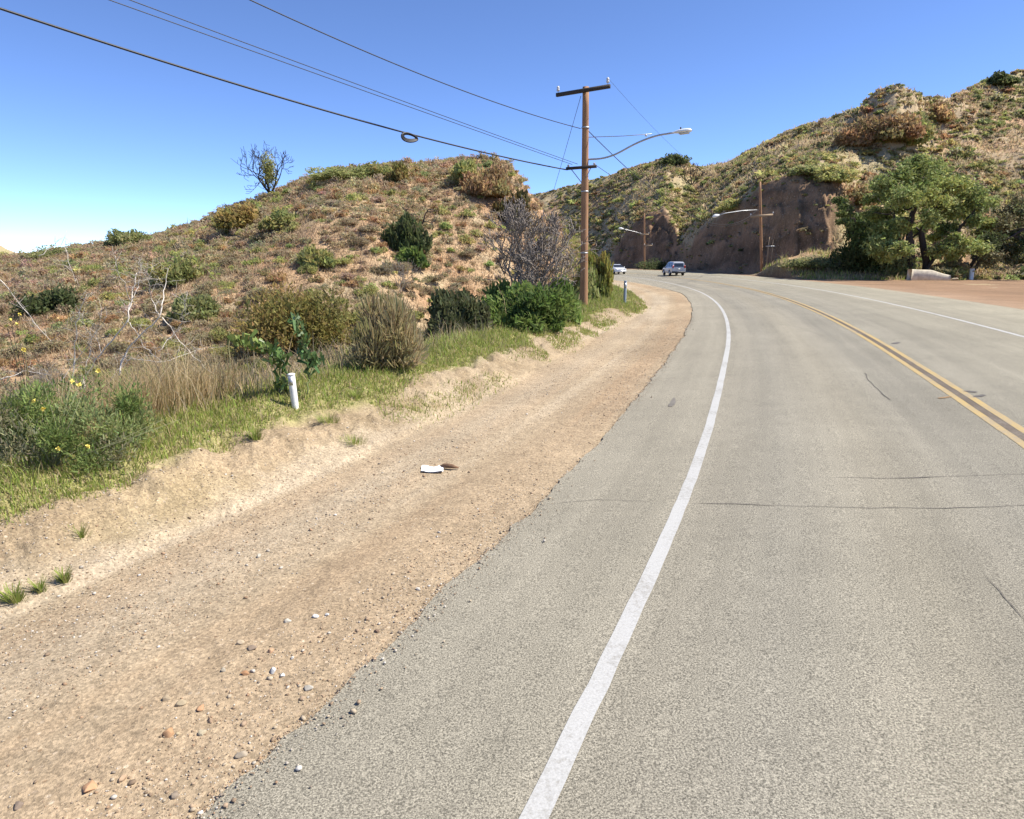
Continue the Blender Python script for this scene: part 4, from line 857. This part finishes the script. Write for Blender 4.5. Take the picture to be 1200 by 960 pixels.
oak('oak_tree', hitd(1072, 318, 66), [([(1067, 318, 0), (1068, 290, 0), (1064, 268, .3), (1072, 245, .5), (1078, 215, .5)], .38), ([(1086, 318, .6), (1083, 295, .6), (1079, 272, .3), (1092, 252, 0), (1100, 230, -.5)], .36), ([(1082, 312, .3), (1100, 296, 0), (1125, 268, -.5), (1142, 246, -.8)], .2), ([(1066, 270, .2), (1052, 262, 0), (1044, 245, 0)], .2)],
    [(1040, 222, .9), (1052, 210, .8), (1072, 202, 1), (1090, 197, .9), (1104, 212, 1), (1118, 220, 1), (1132, 226, .9), (1144, 234, .9), (1156, 240, .7), (1028, 232, .6), (1036, 256, .9), (1050, 240, 1), (1076, 226, 1.1), (1094, 232, 1), (1112, 242, 1), (1128, 250, .8), (1040, 272, .8), (1056, 262, .7), (1088, 256, .7), (1106, 266, .7), (1070, 190, .6), (1030, 212, .5), (1096, 280, .5), (1120, 278, .4), (1046, 284, .6), (1142, 258, .5), (1030, 290, .8), (1054, 294, .7), (1038, 300, .7), (1098, 296, .5), (1120, 296, .6), (1142, 290, .7), (1156, 262, .7), (1110, 290, .6), (1132, 286, .6), (1076, 270, .5), (1020, 250, .7), (1060, 232, 1), (1084, 214, 1), (1026, 272, .7)],
    'large green oak with forked trunk behind the pale log', OAKP, 1.42, 1350, .125)
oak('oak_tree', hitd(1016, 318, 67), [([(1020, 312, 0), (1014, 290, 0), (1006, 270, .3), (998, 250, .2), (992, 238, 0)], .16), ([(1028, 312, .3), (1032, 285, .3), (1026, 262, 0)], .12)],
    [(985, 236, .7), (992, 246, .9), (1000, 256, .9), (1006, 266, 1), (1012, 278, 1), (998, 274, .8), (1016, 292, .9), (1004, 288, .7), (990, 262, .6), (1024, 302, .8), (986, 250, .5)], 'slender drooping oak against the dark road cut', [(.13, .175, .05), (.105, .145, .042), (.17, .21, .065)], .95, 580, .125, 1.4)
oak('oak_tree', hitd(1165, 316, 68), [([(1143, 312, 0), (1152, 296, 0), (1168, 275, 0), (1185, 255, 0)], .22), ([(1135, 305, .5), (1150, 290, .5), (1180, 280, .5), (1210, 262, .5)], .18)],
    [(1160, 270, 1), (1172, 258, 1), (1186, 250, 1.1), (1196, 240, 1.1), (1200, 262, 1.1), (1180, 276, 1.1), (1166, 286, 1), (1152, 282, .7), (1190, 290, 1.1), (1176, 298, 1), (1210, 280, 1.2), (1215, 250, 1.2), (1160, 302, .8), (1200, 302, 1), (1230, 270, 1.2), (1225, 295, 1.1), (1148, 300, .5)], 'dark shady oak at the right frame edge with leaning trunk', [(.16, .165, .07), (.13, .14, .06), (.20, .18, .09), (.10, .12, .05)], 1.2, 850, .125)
bush('bush', 1050, 318, 56, 30, GREEN, 1700, .16, 'green undergrowth bush left of the oak trunks', 'bush', 8, p=hitd(1046, 318, 67))
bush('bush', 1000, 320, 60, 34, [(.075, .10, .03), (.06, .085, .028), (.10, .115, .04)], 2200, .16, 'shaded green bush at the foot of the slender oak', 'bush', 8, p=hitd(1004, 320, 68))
bush('bush', 950, 322, 50, 12, GREEN, 1200, .14, 'low bright green bush at the road edge below the cut', 'bush', 4, p=hitd(948, 320, 69))
bush('bush', 1120, 316, 44, 20, RUSTY, 1200, .16, 'brown undergrowth bush right of the oak trunks', 'bush', 6, p=hitd(1112, 316, 69))
bush('bush', 978, 214, 44, 18, OLIVE, 1300, .22, 'olive bush hanging over the upper right rim of the road cut', 'bush', 6)
bush('bush', 1000, 240, 40, 22, RUSTY, 1300, .22, 'rust-brown bush on the slope just right of the road cut', 'bush', 6)
bush('bush', 948, 206, 36, 12, GREEN, 900, .22, 'low green bush along the top rim of the road cut', 'bush', 4)
bush('bush', 860, 245, 34, 12, OLIVE, 900, .22, 'olive bush on the lower left rim of the road cut', 'bush', 4)
bush('bush', 1012, 276, 40, 24, GREEN, 1200, .2, 'green bush above the slender oak beside the road cut', 'bush', 4)
bush('bush', 775, 320, 40, 12, DARK, 1100, .2, 'dark green bush along the foot of the far cut, behind the cars', 'bush', 4, p=hitd(772, 316, 124))

# ------------------------------------------------------------------ pale log, marker posts, litter
def pale_block():
    p = hitd(1088, 323, 62.6); t = empty('concrete_block', p); tag(t, 'pale weathered concrete block lying below the large oak', 'block')
    n = 16; x = np.linspace(-1.8, 1.9, n); h = np.interp(x, [-1.8, -.1, .4, 1.2, 1.9], [1.0, .96, .86, .62, .46]) + .03 * fbm(x * 2, x * 0, 601, 3); w = .36 + .02 * fbm(x * 2, x * 0 + 3, 602, 2); c = .07
    prof = lambda hh, ww: [(-ww, -.1), (-ww, hh - c), (-ww + c, hh), (ww - c, hh), (ww, hh - c), (ww, -.1)]
    V = np.array([(xi, q[0] + .05 * math.sin(xi), q[1]) for xi, hh, ww in zip(x, h, w) for q in prof(hh, ww)]); F = [(i * 6 + j, i * 6 + (j + 1) % 6, (i + 1) * 6 + (j + 1) % 6, (i + 1) * 6 + j) for i in range(n - 1) for j in range(6)]
    F += [(0, 1, 2, 3), (0, 3, 4, 5), ((n - 1) * 6 + 3, (n - 1) * 6 + 2, (n - 1) * 6 + 1, (n - 1) * 6), ((n - 1) * 6 + 5, (n - 1) * 6 + 4, (n - 1) * 6 + 3, (n - 1) * 6)]
    g = Geo(); g.add(V, F); link('block', g.mesh('block'), simple('pale_concrete', (.60, .53, .40), .9, 0, .22, 3, .4), t)
    d = Geo(); V, F3 = rock_geo(2, 77, .5); d.add(V * .38 + np.array([2.35, -.1, .12]), None, F3, (.45, .36, .24)); link('broken_piece', d.mesh('broken_piece'), M_ROCK, t)
pale_block()
def marker(p, h, r, m, label, lean=0, band=False):
    t = empty('marker_post', p); t.rotation_euler = (0, lean, 0); tag(t, label, 'marker post'); g = Geo(); z = [-.15, 0, h * .5, h * .97, h]; g.tube([(0, 0, q) for q in z], [r, r, r, r, r * .82], 14); link('post', g.mesh('post', True), m, t)
    g = Geo(); g.tube([(0, 0, h), (0, 0, h + .01), (0, 0, h + .022)], [r * 1.12, r * 1.12, r * .6], 14); link('cap', g.mesh('cap', True), m, t)
    if band: g = Geo(); g.box((0, -r - .004, h * .8), (r * 1.1, .006, h * .22)); link('reflector', g.mesh('reflector'), M_GALV, t)
p = hit(346, 478); marker(p, 38 / px_m(p), .05, M_POST, 'short round white marker post in the green grass strip', -.05, True)
p = hit(732, 356); marker(p, 26 / px_m(p), .07, M_GREY, 'small blue-grey marker post in the grass on the inside of the bend', 0, True)
p = hitd(1140, 313, 64.5); marker(p, 1.0, .19, M_POST, 'white marker post in the brush under the dark oak', 0, True)
def litter():
    p = hit(507, 552); t = bpy.data.objects.new; n = 9; g = Geo(); x, y = np.meshgrid(np.linspace(-.13, .13, n), np.linspace(-.10, .10, n), indexing='ij'); z = .012 + .022 * fbm(x * 9, y * 9, 501, 3) + .008; r = 1 + .25 * fbm(x * 6, y * 6, 502, 2)
    V = np.stack([x * r, y * r, z], -1).reshape(-1, 3); V2 = V - np.array([0, 0, .012]); F = [(i * n + j, (i + 1) * n + j, (i + 1) * n + j + 1, i * n + j + 1) for i in range(n - 1) for j in range(n - 1)]; g.add(V, F); g.add(V2, [f[::-1] for f in F])
    o = link('paper_litter', g.mesh('paper_litter', True), M_PAPER, loc=p); tag(o, 'crumpled white paper lying on the dirt shoulder', 'litter')
    p = hit(525, 550); g = Geo(); g.tube([(-.11, .02, .02), (-.04, 0, .045), (.05, -.01, .045), (.13, .015, .02)], [.012, .03, .028, .008], 8); o = link('bark_piece', g.mesh('bark_piece', True), M_BROWN, loc=p); tag(o, 'curled brown bark piece beside the crumpled paper', 'bark'); o.rotation_euler = (0, 0, -.15)
litter()

# ------------------------------------------------------------------ utility poles and wires
def lathe(g, base, prof, sides=14, ax=(0, 0, 1)):
    ax = np.asarray(ax, float); P = np.array([np.asarray(base) + ax * z for z, r in prof]); g.tube(P, [r for z, r in prof], sides)
MP = hit(684, 361); MD = MP[1]
def main_pole():
    t = empty('utility_pole', MP); tag(t, 'tall wooden utility pole with street lamp beside the grass strip', 'utility pole')
    top = at(686.5, 102, MD); h = top[2] - MP[2]; lean = (top[0] - MP[0]); g = Geo(); z = np.linspace(-.4, h, 14); g.tube(np.stack([lean * z / h, 0 * z, z], -1), np.interp(z, [0, h], [.165, .125]), 16); link('pole_shaft', g.mesh('pole_shaft', True), M_POLE, t)
    def loc(px, py, d=0.): return at(px, py, MD + d) - MP
    def arm(cx, vec, sec, m):
        L = np.linalg.norm(vec); a = np.asarray(vec) / L; u = np.array([0, 0, 1.0]); b = np.cross(u, a); g = Geo(); g.box(cx, (L, sec, sec * 1.2), [a, b, u]); return link('crossarm', g.mesh('crossarm'), m, t)
    c1 = loc(685.5, 107.5); v1 = np.array([1.92, -1.4, 0]); c1 = c1 + np.array([-.11, -.14, 0]); a1 = arm(c1, v1, .11, M_ARM)
    for e in (-.47, .46):
        g = Geo(); lathe(g, c1 + v1 * e + np.array([0, 0, .07]), [(0, .012), (.06, .012), (.07, .055), (.12, .065), (.14, .04), (.17, .06), (.21, .055), (.25, .025)], 12); link('insulator', g.mesh('insulator', True), M_INS, a1)
    c2 = loc(683.5, 197) + np.array([-.1, -.15, 0]); v2 = np.array([1.12, -.7, 0]); a2 = arm(c2, v2, .09, M_ARM)
    for e in (-.32, .32):
        g = Geo(); g.tube([c2 + v2 * e + np.array([0, .02, -.05]), np.array([c2[0] + .1, .0, c2[2] - .62])], .018, 5); link('brace', g.mesh('brace'), M_GALV, a2)
        g = Geo(); lathe(g, c2 + v2 * e * 1.35 + np.array([0, 0, .05]), [(0, .02), (.02, .045), (.07, .05), (.1, .025)], 8); link('insulator', g.mesh('insulator', True), M_INS, a2)
    # lamp arm out over the road
    P = np.array([loc(687, 187), loc(706, 186, -.3), loc(722, 181, -.6), loc(745, 168, -.95), loc(768, 159, -1.3), loc(790, 155.5, -1.65)]); L = np.linspace(0, 5, 30); Q = np.stack([np.interp(L, np.arange(6), P[:, i]) for i in range(3)], -1)
    kk = np.ones(5) / 5; Q[2:-2] = np.stack([np.convolve(Q[:, i], kk, 'valid') for i in range(3)], -1)
    g = Geo(); g.tube(Q, .035, 8); la = link('lamp_arm', g.mesh('lamp_arm', True), M_GALV, t)
    g = Geo(); g.tube([loc(687, 161), loc(730, 159.5, -.6), loc(764, 157, -1.2)], .014, 6); link('arm_stay', g.mesh('arm_stay'), M_GALV, la)
    g = Geo(); lathe(g, loc(757, 160, -1.15), [(0, .03), (.04, .045), (.09, .02)], 8); link('stay_clamp', g.mesh('stay_clamp'), M_INS, la)
    e0 = loc(788, 156, -1.62); e1 = loc(811, 153, -2.0); d = e1 - e0; n = 12; u = np.linspace(0, 1, n); rad = np.interp(u, [0, .12, .35, .7, .92, 1], [.05, .09, .15, .165, .13, .04]); g = Geo()
    a = d / np.linalg.norm(d); b = np.cross([0, 0, 1], a); b /= np.linalg.norm(b); up = np.cross(a, b); th = np.arange(14) * 2 * np.pi / 14; V = np.array([e0 + d * u[i] + b * math.cos(q) * rad[i] + up * math.sin(q) * rad[i] * (.62 if math.sin(q) > 0 else .3) for i in range(n) for q in th]); F = [(i * 14 + j, i * 14 + (j + 1) % 14, (i + 1) * 14 + (j + 1) % 14, (i + 1) * 14 + j) for i in range(n - 1) for j in range(14)]; g.add(V, F)
    link('lamp_head', g.mesh('lamp_head', True), M_LAMP, la)
    g = Geo(); m = e0 + d * .6 - up * .06; g.box(m, (.34, .2, .05), [a, b, up]); link('lamp_lens', g.mesh('lamp_lens'), M_LENS, la)
    g = Geo(); lathe(g, e0 + d * .42 + up * .09, [(0, .03), (.07, .03), (.08, .015)], 8); link('photocell', g.mesh('photocell'), M_WIRE, la)
    g = Geo()
    for zz in (2.2, 4.6, 7.0): g.tube([(lean * zz / h, 0, zz), (lean * zz / h, 0, zz + .05)], .158, 16)
    link('metal_band', g.mesh('metal_band', True), M_GALV, t)
    return t, MP + c1, v1, MP + c2, v2
pole_t, C1, V1, C2, V2 = main_pole()
def far_pole(base, toppx, d, label, arm_px, arm_y, lamp, m=M_POLE):
    t = empty('utility_pole', base); tag(t, label, 'utility pole'); top = at(*toppx, d); h = top[2] - base[2]; lean = top[0] - base[0]; z = np.linspace(-.4, h, 10); g = Geo(); g.tube(np.stack([lean * z / h, 0 * z, z], -1), np.interp(z, [0, h], [.19, .14]), 12); link('pole_shaft', g.mesh('pole_shaft', True), m, t)
    for (x0, y0, x1, y1, sec, mm) in arm_px:
        A = at(x0, y0, d) - base; B = at(x1, y1, d - .4) - base; v = B - A; L = np.linalg.norm(v); a = v / L; b = np.cross([0, 0, 1], a); b /= np.linalg.norm(b); g = Geo(); g.box((A + B) / 2 + np.array([0, -.2, 0]), (L, sec, sec * 1.2), [a, b, np.cross(a, b)]); ca = link('crossarm', g.mesh('crossarm'), mm, t)
        for e in (A, B): g = Geo(); lathe(g, e + np.array([0, -.2, sec * .6]), [(0, .03), (.08, .07), (.2, .06), (.24, .02)], 8); link('insulator', g.mesh('insulator'), M_INS, ca)
    P = np.array([at(x, y, d - q) - base for x, y, q in lamp]); g = Geo(); g.tube(P[:-1], .055, 6); la = link('lamp_arm', g.mesh('lamp_arm', True), M_GALV, t)
    g = Geo(); e0, e1 = P[-2], P[-1]; g.tube([e0 + (e1 - e0) * q for q in (0, .2, .5, .8, 1)], [.06, .14, .2, .18, .05], 10); link('lamp_head', g.mesh('lamp_head', True), M_LAMP, la)
    return t
P2 = hitd(893, 318, 84); T2 = at(890.5, 213, 84)
far_pole(P2, (890.5, 213), 84, 'second utility pole standing against the dark road cut', [(879, 254, 905, 252, .22, M_ARM2)], 0, [(891, 246, 0), (870, 247, .6), (850, 250, 1.0), (843, 252, 1.2), (835, 254, 1.4)])
P3 = hitd(755, 316, 125); T3 = at(755, 250, 125)
far_pole(P3, (755, 250), 125, 'farthest utility pole in front of the far cut', [(750, 275, 760, 275, .2, M_ARM2), (755, 288, 764, 288, .2, M_ARM2)], 0, [(755, 275, 0), (745, 272, .5), (733, 269, 1.0), (731, 268.5, 1.1), (725, 267.5, 1.3)])
def riser():
    p = hitd(901, 318, 84.5); t = empty('guard_frame', p); tag(t, 'small wooden frame of two posts beside the second pole', 'guard frame'); g = Geo()
    for sx, h in ((-.35, 4.6), (.25, 4.2)): g = Geo(); g.tube([(sx, 0, -.3), (sx * .8, 0, h)], [.09, .07], 8); link('post', g.mesh('post', True), M_ARM2, t)
    g = Geo(); g.box((-.05, -.1, 3.4), (1.2, .1, .14)); link('crossbar', g.mesh('crossbar'), M_GALV, t)
riser()
def wire(name, pts, r, label, cat='cable', sag=None, n=60, group=None):
    pts = [np.asarray(p, float) for p in pts]
    if sag is not None: a, b = pts; u = np.linspace(0, 1, n)[:, None]; Q = a + (b - a) * u; Q[:, 2] -= 4 * sag * (u * (1 - u))[:, 0]
    else:
        a, m, b, um = pts[0], pts[1], pts[2], pts[3]; u = np.linspace(0, 1, n)        # parabola through three heights along one straight plan line
        Q = a + (b - a) * u[:, None]; lin = a[2] + (b[2] - a[2]) * um; k = (m[2] - lin) / (um * (um - 1)); Q[:, 2] = a[2] + (b[2] - a[2]) * u + k * u * (u - 1)
    g = Geo(); g.tube(Q, r, 6); o = link(name, g.mesh(name, True), M_WIRE); tag(o, label, cat, group); return Q
DIRW = np.array([-.63, -.777])
def plan_hit(start, px, py):                 # point of the photo row/column that lies above the straight plan line start + k*DIRW
    d = ray(px, py); a = np.array([[d[0], -DIRW[0]], [d[1], -DIRW[1]]]); q = np.linalg.solve(a, np.array([start[0], start[1]])); return np.array([0, 0, CH]) + d * q[0], q[1]
def span(name, start, mid, end, r, label, ext=1.7):
    m, km = plan_hit(start, *mid); e, ke = plan_hit(start, *end); um = km / ke; lin = start[2] + (e[2] - start[2]) * um; k = (m[2] - lin) / (um * (um - 1)); u = np.linspace(0, ext, 90); Q = start + (e - start) * u[:, None]; Q[:, 2] = start[2] + (e[2] - start[2]) * u + k * u * (u - 1)
    g = Geo(); g.tube(Q, r, 6); o = link(name, g.mesh(name, True), M_WIRE); tag(o, label, 'cable'); return Q
S1 = at(684, 151, MD) + np.array([-.13, -.05, 0]); S2 = at(669, 196.5, MD); S3 = at(660, 191, MD) + np.array([.35, 0, .02]); 
cable = span('telephone_cable', C2 - V2 * .46 + np.array([0, 0, -.05]), (480, 157), (0, 10), .024, 'thick black telephone cable, lowest of the overhead lines')
span('power_line', C2 - V2 * .30 + np.array([0, 0, .14]), (400, 97), (128, 0), .0095, 'lower of the two close parallel wires above the thick cable')
span('power_line', C2 - V2 * .12 + np.array([0, 0, .14]), (400, 92), (152, 0), .0095, 'upper of the two close parallel wires above the thick cable')
span('power_line', S1, (500, 90), (293, 0), .014, 'highest overhead wire reaching the main pole below its top arm')
wire('power_line', [C1 + V1 * .46 + np.array([0, 0, .3]), T2 + np.array([.6, 0, -.3])], .005, 'faint wire from the right insulator of the main pole to the second pole', sag=2.0)
wire('telephone_cable', [at(688, 152, MD), T2 + np.array([0, 0, -3.2])], .016, 'sagging cable leaving the main pole towards the second pole', sag=2.6)
wire('power_line', [C2 + V2 * .4 + np.array([0, 0, .12]), T2 + np.array([-.8, 0, -4.2])], .010, 'thin wire from the lower arm of the main pole to the second pole', sag=1.6)
wire('power_line', [T2 + np.array([0, 0, -.2]), T3 + np.array([0, 0, -.2])], .02, 'wire strung between the second pole and the farthest pole', sag=1.2)
GE = hit(628, 292); wire('guy_wire', [at(681, 112, MD) + np.array([0, .1, 0]), GE], .010, 'thin guy wire slanting down left from the main pole top', 'guy wire', sag=.12)
def loop():
    c, _ = plan_hit(C2, 480, 159); k = px_m(c); t = np.linspace(0, 2 * np.pi, 40); ax = np.array([-DIRW[0], -DIRW[1], 0]); g = Geo()
    for q in range(3):
        w = (12.0 - q * 1.2) / k; h = (4.6 - q * .9) / k; P = c + np.outer(np.cos(t) * w, ax) / np.linalg.norm([ax[0] * 1.0, .35]) * .75 + np.outer(np.sin(t) * h * (1 - .25 * np.cos(t)), [0, 0, 1]) + np.array([0, .02 * q, -h * .5]); g.tube(P, .026, 6, cap=False)
    o = link('cable_loop', g.mesh('cable_loop', True, c), M_WIRE, loc=c); tag(o, 'teardrop coil of slack black cable hung on the thick telephone cable', 'cable loop')
loop()

# ------------------------------------------------------------------ cars (far away on the bend)
M_TYRE = simple('tyre_rubber', (.02, .02, .02), .85); M_RIM = simple('wheel_alloy', (.4, .4, .42), .4, .8); M_GLASS = simple('tinted_window', (.025, .03, .04), .12); M_TRIM = simple('black_trim', (.03, .03, .032), .6)
M_RED = simple('tail_lamp_red', (.4, .02, .02), .3); M_CLEAR = simple('head_lamp_clear', (.75, .77, .8), .2); M_PLATE = simple('blank_plate', (.6, .6, .58), .6)
def paint(name, c):
    m = simple(name, c, .35, .3, .03); m.node_tree.nodes['Principled BSDF'].inputs['Coat Weight'].default_value = .5; return m
def car(name, loc, yaw, label, c, prof, W, wb, wr, glass, rear_red):
    """prof: list of (y, z, halfwidth) rings' outline in side view; lofted with rounded shoulders. +Y is the front."""
    t = empty(name, loc, yaw); tag(t, label, 'car'); pm = paint(name + '_paint', c); lower, roof = prof
    bm = bmesh.new(); rows = []
    for y, zb, zs, zt, hw, hr in lower:      # y, sill, shoulder, top height, half width at shoulder, half width at top
        rows.append([bm.verts.new(v) for v in ((-hw * .93, y, zb), (-hw, y, zb + .22), (-hw, y, zs - .08), (-hw * .96, y, zs), (-hr, y, zt - .05), (-hr * .9, y, zt), (hr * .9, y, zt), (hr, y, zt - .05), (hw * .96, y, zs), (hw, y, zs - .08), (hw, y, zb + .22), (hw * .93, y, zb))])
    for a, b in zip(rows[:-1], rows[1:]):
        for j in range(12): bm.faces.new((a[j], a[(j + 1) % 12], b[(j + 1) % 12], b[j]))
    bm.faces.new(rows[0][::-1]); bm.faces.new(rows[-1]); bmesh.ops.recalc_face_normals(bm, faces=bm.faces); me = bpy.data.meshes.new('body'); bm.to_mesh(me); bm.free()
    body = link('body', me, pm, t); bv = body.modifiers.new('bevel', 'BEVEL'); bv.width = .04; bv.segments = 2; bv.limit_method = 'ANGLE'
    def panel(nm, pts, m, par=t, th=.02):
        pts = np.array(pts, float); nrm = np.cross(pts[1] - pts[0], pts[2] - pts[0]); nrm /= np.linalg.norm(nrm); g = Geo(); n = len(pts); V = np.vstack([pts + nrm * th, pts - nrm * .01]); bm = bmesh.new(); vs = [bm.verts.new(v) for v in V]; bm.faces.new(vs[:n]); bm.faces.new(vs[n:][::-1])
        for i in range(n): bm.faces.new((vs[i], vs[n + i], vs[n + (i + 1) % n], vs[(i + 1) % n]))
        bmesh.ops.recalc_face_normals(bm, faces=bm.faces); me = bpy.data.meshes.new(nm); bm.to_mesh(me); bm.free(); return link(nm, me, m, par)
    for nm, pts in glass: panel(nm, pts, M_GLASS)
    for sx in (-1, 1):
        for y in wb:
            w = empty('wheel', (sx * (W / 2 - .1), y, wr)); w.parent = t
            g = Geo(); g.tube([(-.11, 0, 0), (-.09, 0, 0), (.09, 0, 0), (.11, 0, 0)], [wr * .92, wr, wr, wr * .92], 20); link('tyre', g.mesh('tyre', True), M_TYRE, w)
            g = Geo(); g.tube([(sx * .10, 0, 0), (sx * .125, 0, 0)], [wr * .66, wr * .6], 16); link('rim', g.mesh('rim'), M_RIM, w)
            arch = Geo(); th = np.linspace(0, math.pi, 12); arch.tube([(sx * (W / 2 - .0), y + math.cos(q) * (wr + .05), wr + math.sin(q) * (wr + .05)) for q in th], .03, 5); link('wheel_arch', arch.mesh('wheel_arch', True), M_TRIM, t)
        yb = lower[0][0]; yf = lower[-1][0]
        g = Geo(); g.box((sx * W * .4, yb - .02, rear_red), (.16, .06, .34)); link('tail_light', g.mesh('tail_light'), M_RED, t)
        g = Geo(); g.box((sx * W * .36, yf + .015, .72), (.36, .06, .15)); link('headlight', g.mesh('headlight'), M_CLEAR, t)
        g = Geo(); g.box((sx * (W / 2 + .08), lower[-1][0] - 1.55, 1.02), (.18, .1, .13)); link('wing_mirror', g.mesh('wing_mirror'), pm, t)
    for y, nm in ((lower[0][0] - .05, 'rear_bumper'), (lower[-1][0] + .04, 'front_bumper')): g = Geo(); g.box((0, y, .45), (W * .94, .14, .24)); o = link(nm, g.mesh(nm), M_TRIM if rear_red > .9 else pm, t)
    g = Geo(); g.box((0, lower[-1][0] + .02, .62), (W * .4, .05, .12)); link('grille', g.mesh('grille'), M_TRIM, t)
    g = Geo(); g.box((0, lower[0][0] - .03, .85 if rear_red > .9 else .75), (.33, .03, .16)); link('number_plate', g.mesh('number_plate'), M_PLATE, t)
    return t
def on_road(px, s0, lo, hi):
    tt = np.linspace(lo, hi, 900); x, y = xy_of(np.full(900, s0), tt); z = road_z(s0) - CH; fw = math.cos(PITCH) * y - math.sin(PITCH) * z; k = int(np.argmin(np.abs(600 + FPX * x / fw - px))); return np.array([x[k], y[k], road_z(s0) + .006]), tt[k]
p, tq = on_road(789, 5.3, 150, 200)
W = 1.86; hw = .93; hr = .70
suv = ([(-2.28, .42, .95, 1.02, .84, .80), (-2.24, .34, 1.0, 1.66, .91, .70), (-1.9, .32, 1.03, 1.76, hw, hr), (-.5, .32, 1.03, 1.80, hw, hr), (.35, .32, 1.02, 1.74, hw, .68), (1.05, .32, 1.02, 1.10, hw, .80), (1.9, .34, .98, 1.02, .90, .76), (2.25, .42, .85, .88, .82, .70)], None)
def side(s, a): return [(s * x, y, z) for x, y, z in a]
glass = [('rear_window', [(-.62, -2.265, 1.12), (.62, -2.265, 1.12), (.56, -2.24, 1.56), (-.56, -2.24, 1.56)]), ('windscreen', [(-.74, 1.0, 1.16), (.74, 1.0, 1.16), (.62, .42, 1.68), (-.62, .42, 1.68)])]
for s in (-1, 1): glass += [('side_window', side(s, [(.905, -1.95, 1.1), (.905, -.95, 1.1), (.745, -.95, 1.66), (.745, -1.85, 1.64)])), ('side_window', side(s, [(.905, -.85, 1.1), (.905, .05, 1.1), (.745, .05, 1.66), (.745, -.85, 1.66)])), ('side_window', side(s, [(.905, .14, 1.1), (.895, .85, 1.1), (.735, .40, 1.62), (.745, .14, 1.66)]))]
car('parked_suv' if False else 'suv', p, -heading(tq), 'silver SUV seen from behind in the far lane of the bend', (.46, .47, .49), suv, W, (-1.35, 1.38), .36, glass, 1.15)
p, tq = on_road(722, 1.7, 150, 215)
sed = ([(-2.3, .38, .84, .92, .80, .72), (-2.15, .3, .92, 1.02, .87, .76), (-1.35, .28, .95, 1.12, .89, .72), (-.75, .28, .96, 1.42, .90, .60), (.15, .28, .96, 1.46, .90, .60), (.55, .28, .95, 1.36, .90, .62), (1.15, .28, .93, .99, .90, .78), (2.0, .3, .84, .88, .86, .70), (2.3, .38, .68, .72, .78, .64)], None)
glass = [('windscreen', [(-.72, 1.12, 1.02), (.72, 1.12, 1.02), (.58, .5, 1.38), (-.58, .5, 1.38)]), ('rear_window', [(-.64, -1.34, 1.1), (.64, -1.34, 1.1), (.56, -.8, 1.40), (-.56, -.8, 1.40)])]
for s in (-1, 1): glass += [('side_window', side(s, [(.87, -1.0, 1.0), (.87, -.1, 1.0), (.66, -.1, 1.38), (.66, -.75, 1.36)])), ('side_window', side(s, [(.87, 0, 1.0), (.87, .95, 1.0), (.68, .5, 1.32), (.66, 0, 1.38)]))]
car('sedan', p, math.pi - heading(tq), 'white sedan facing the viewer in the near lane of the bend', (.72, .74, .77), sed, 1.8, (-1.3, 1.4), .33, glass, .75)
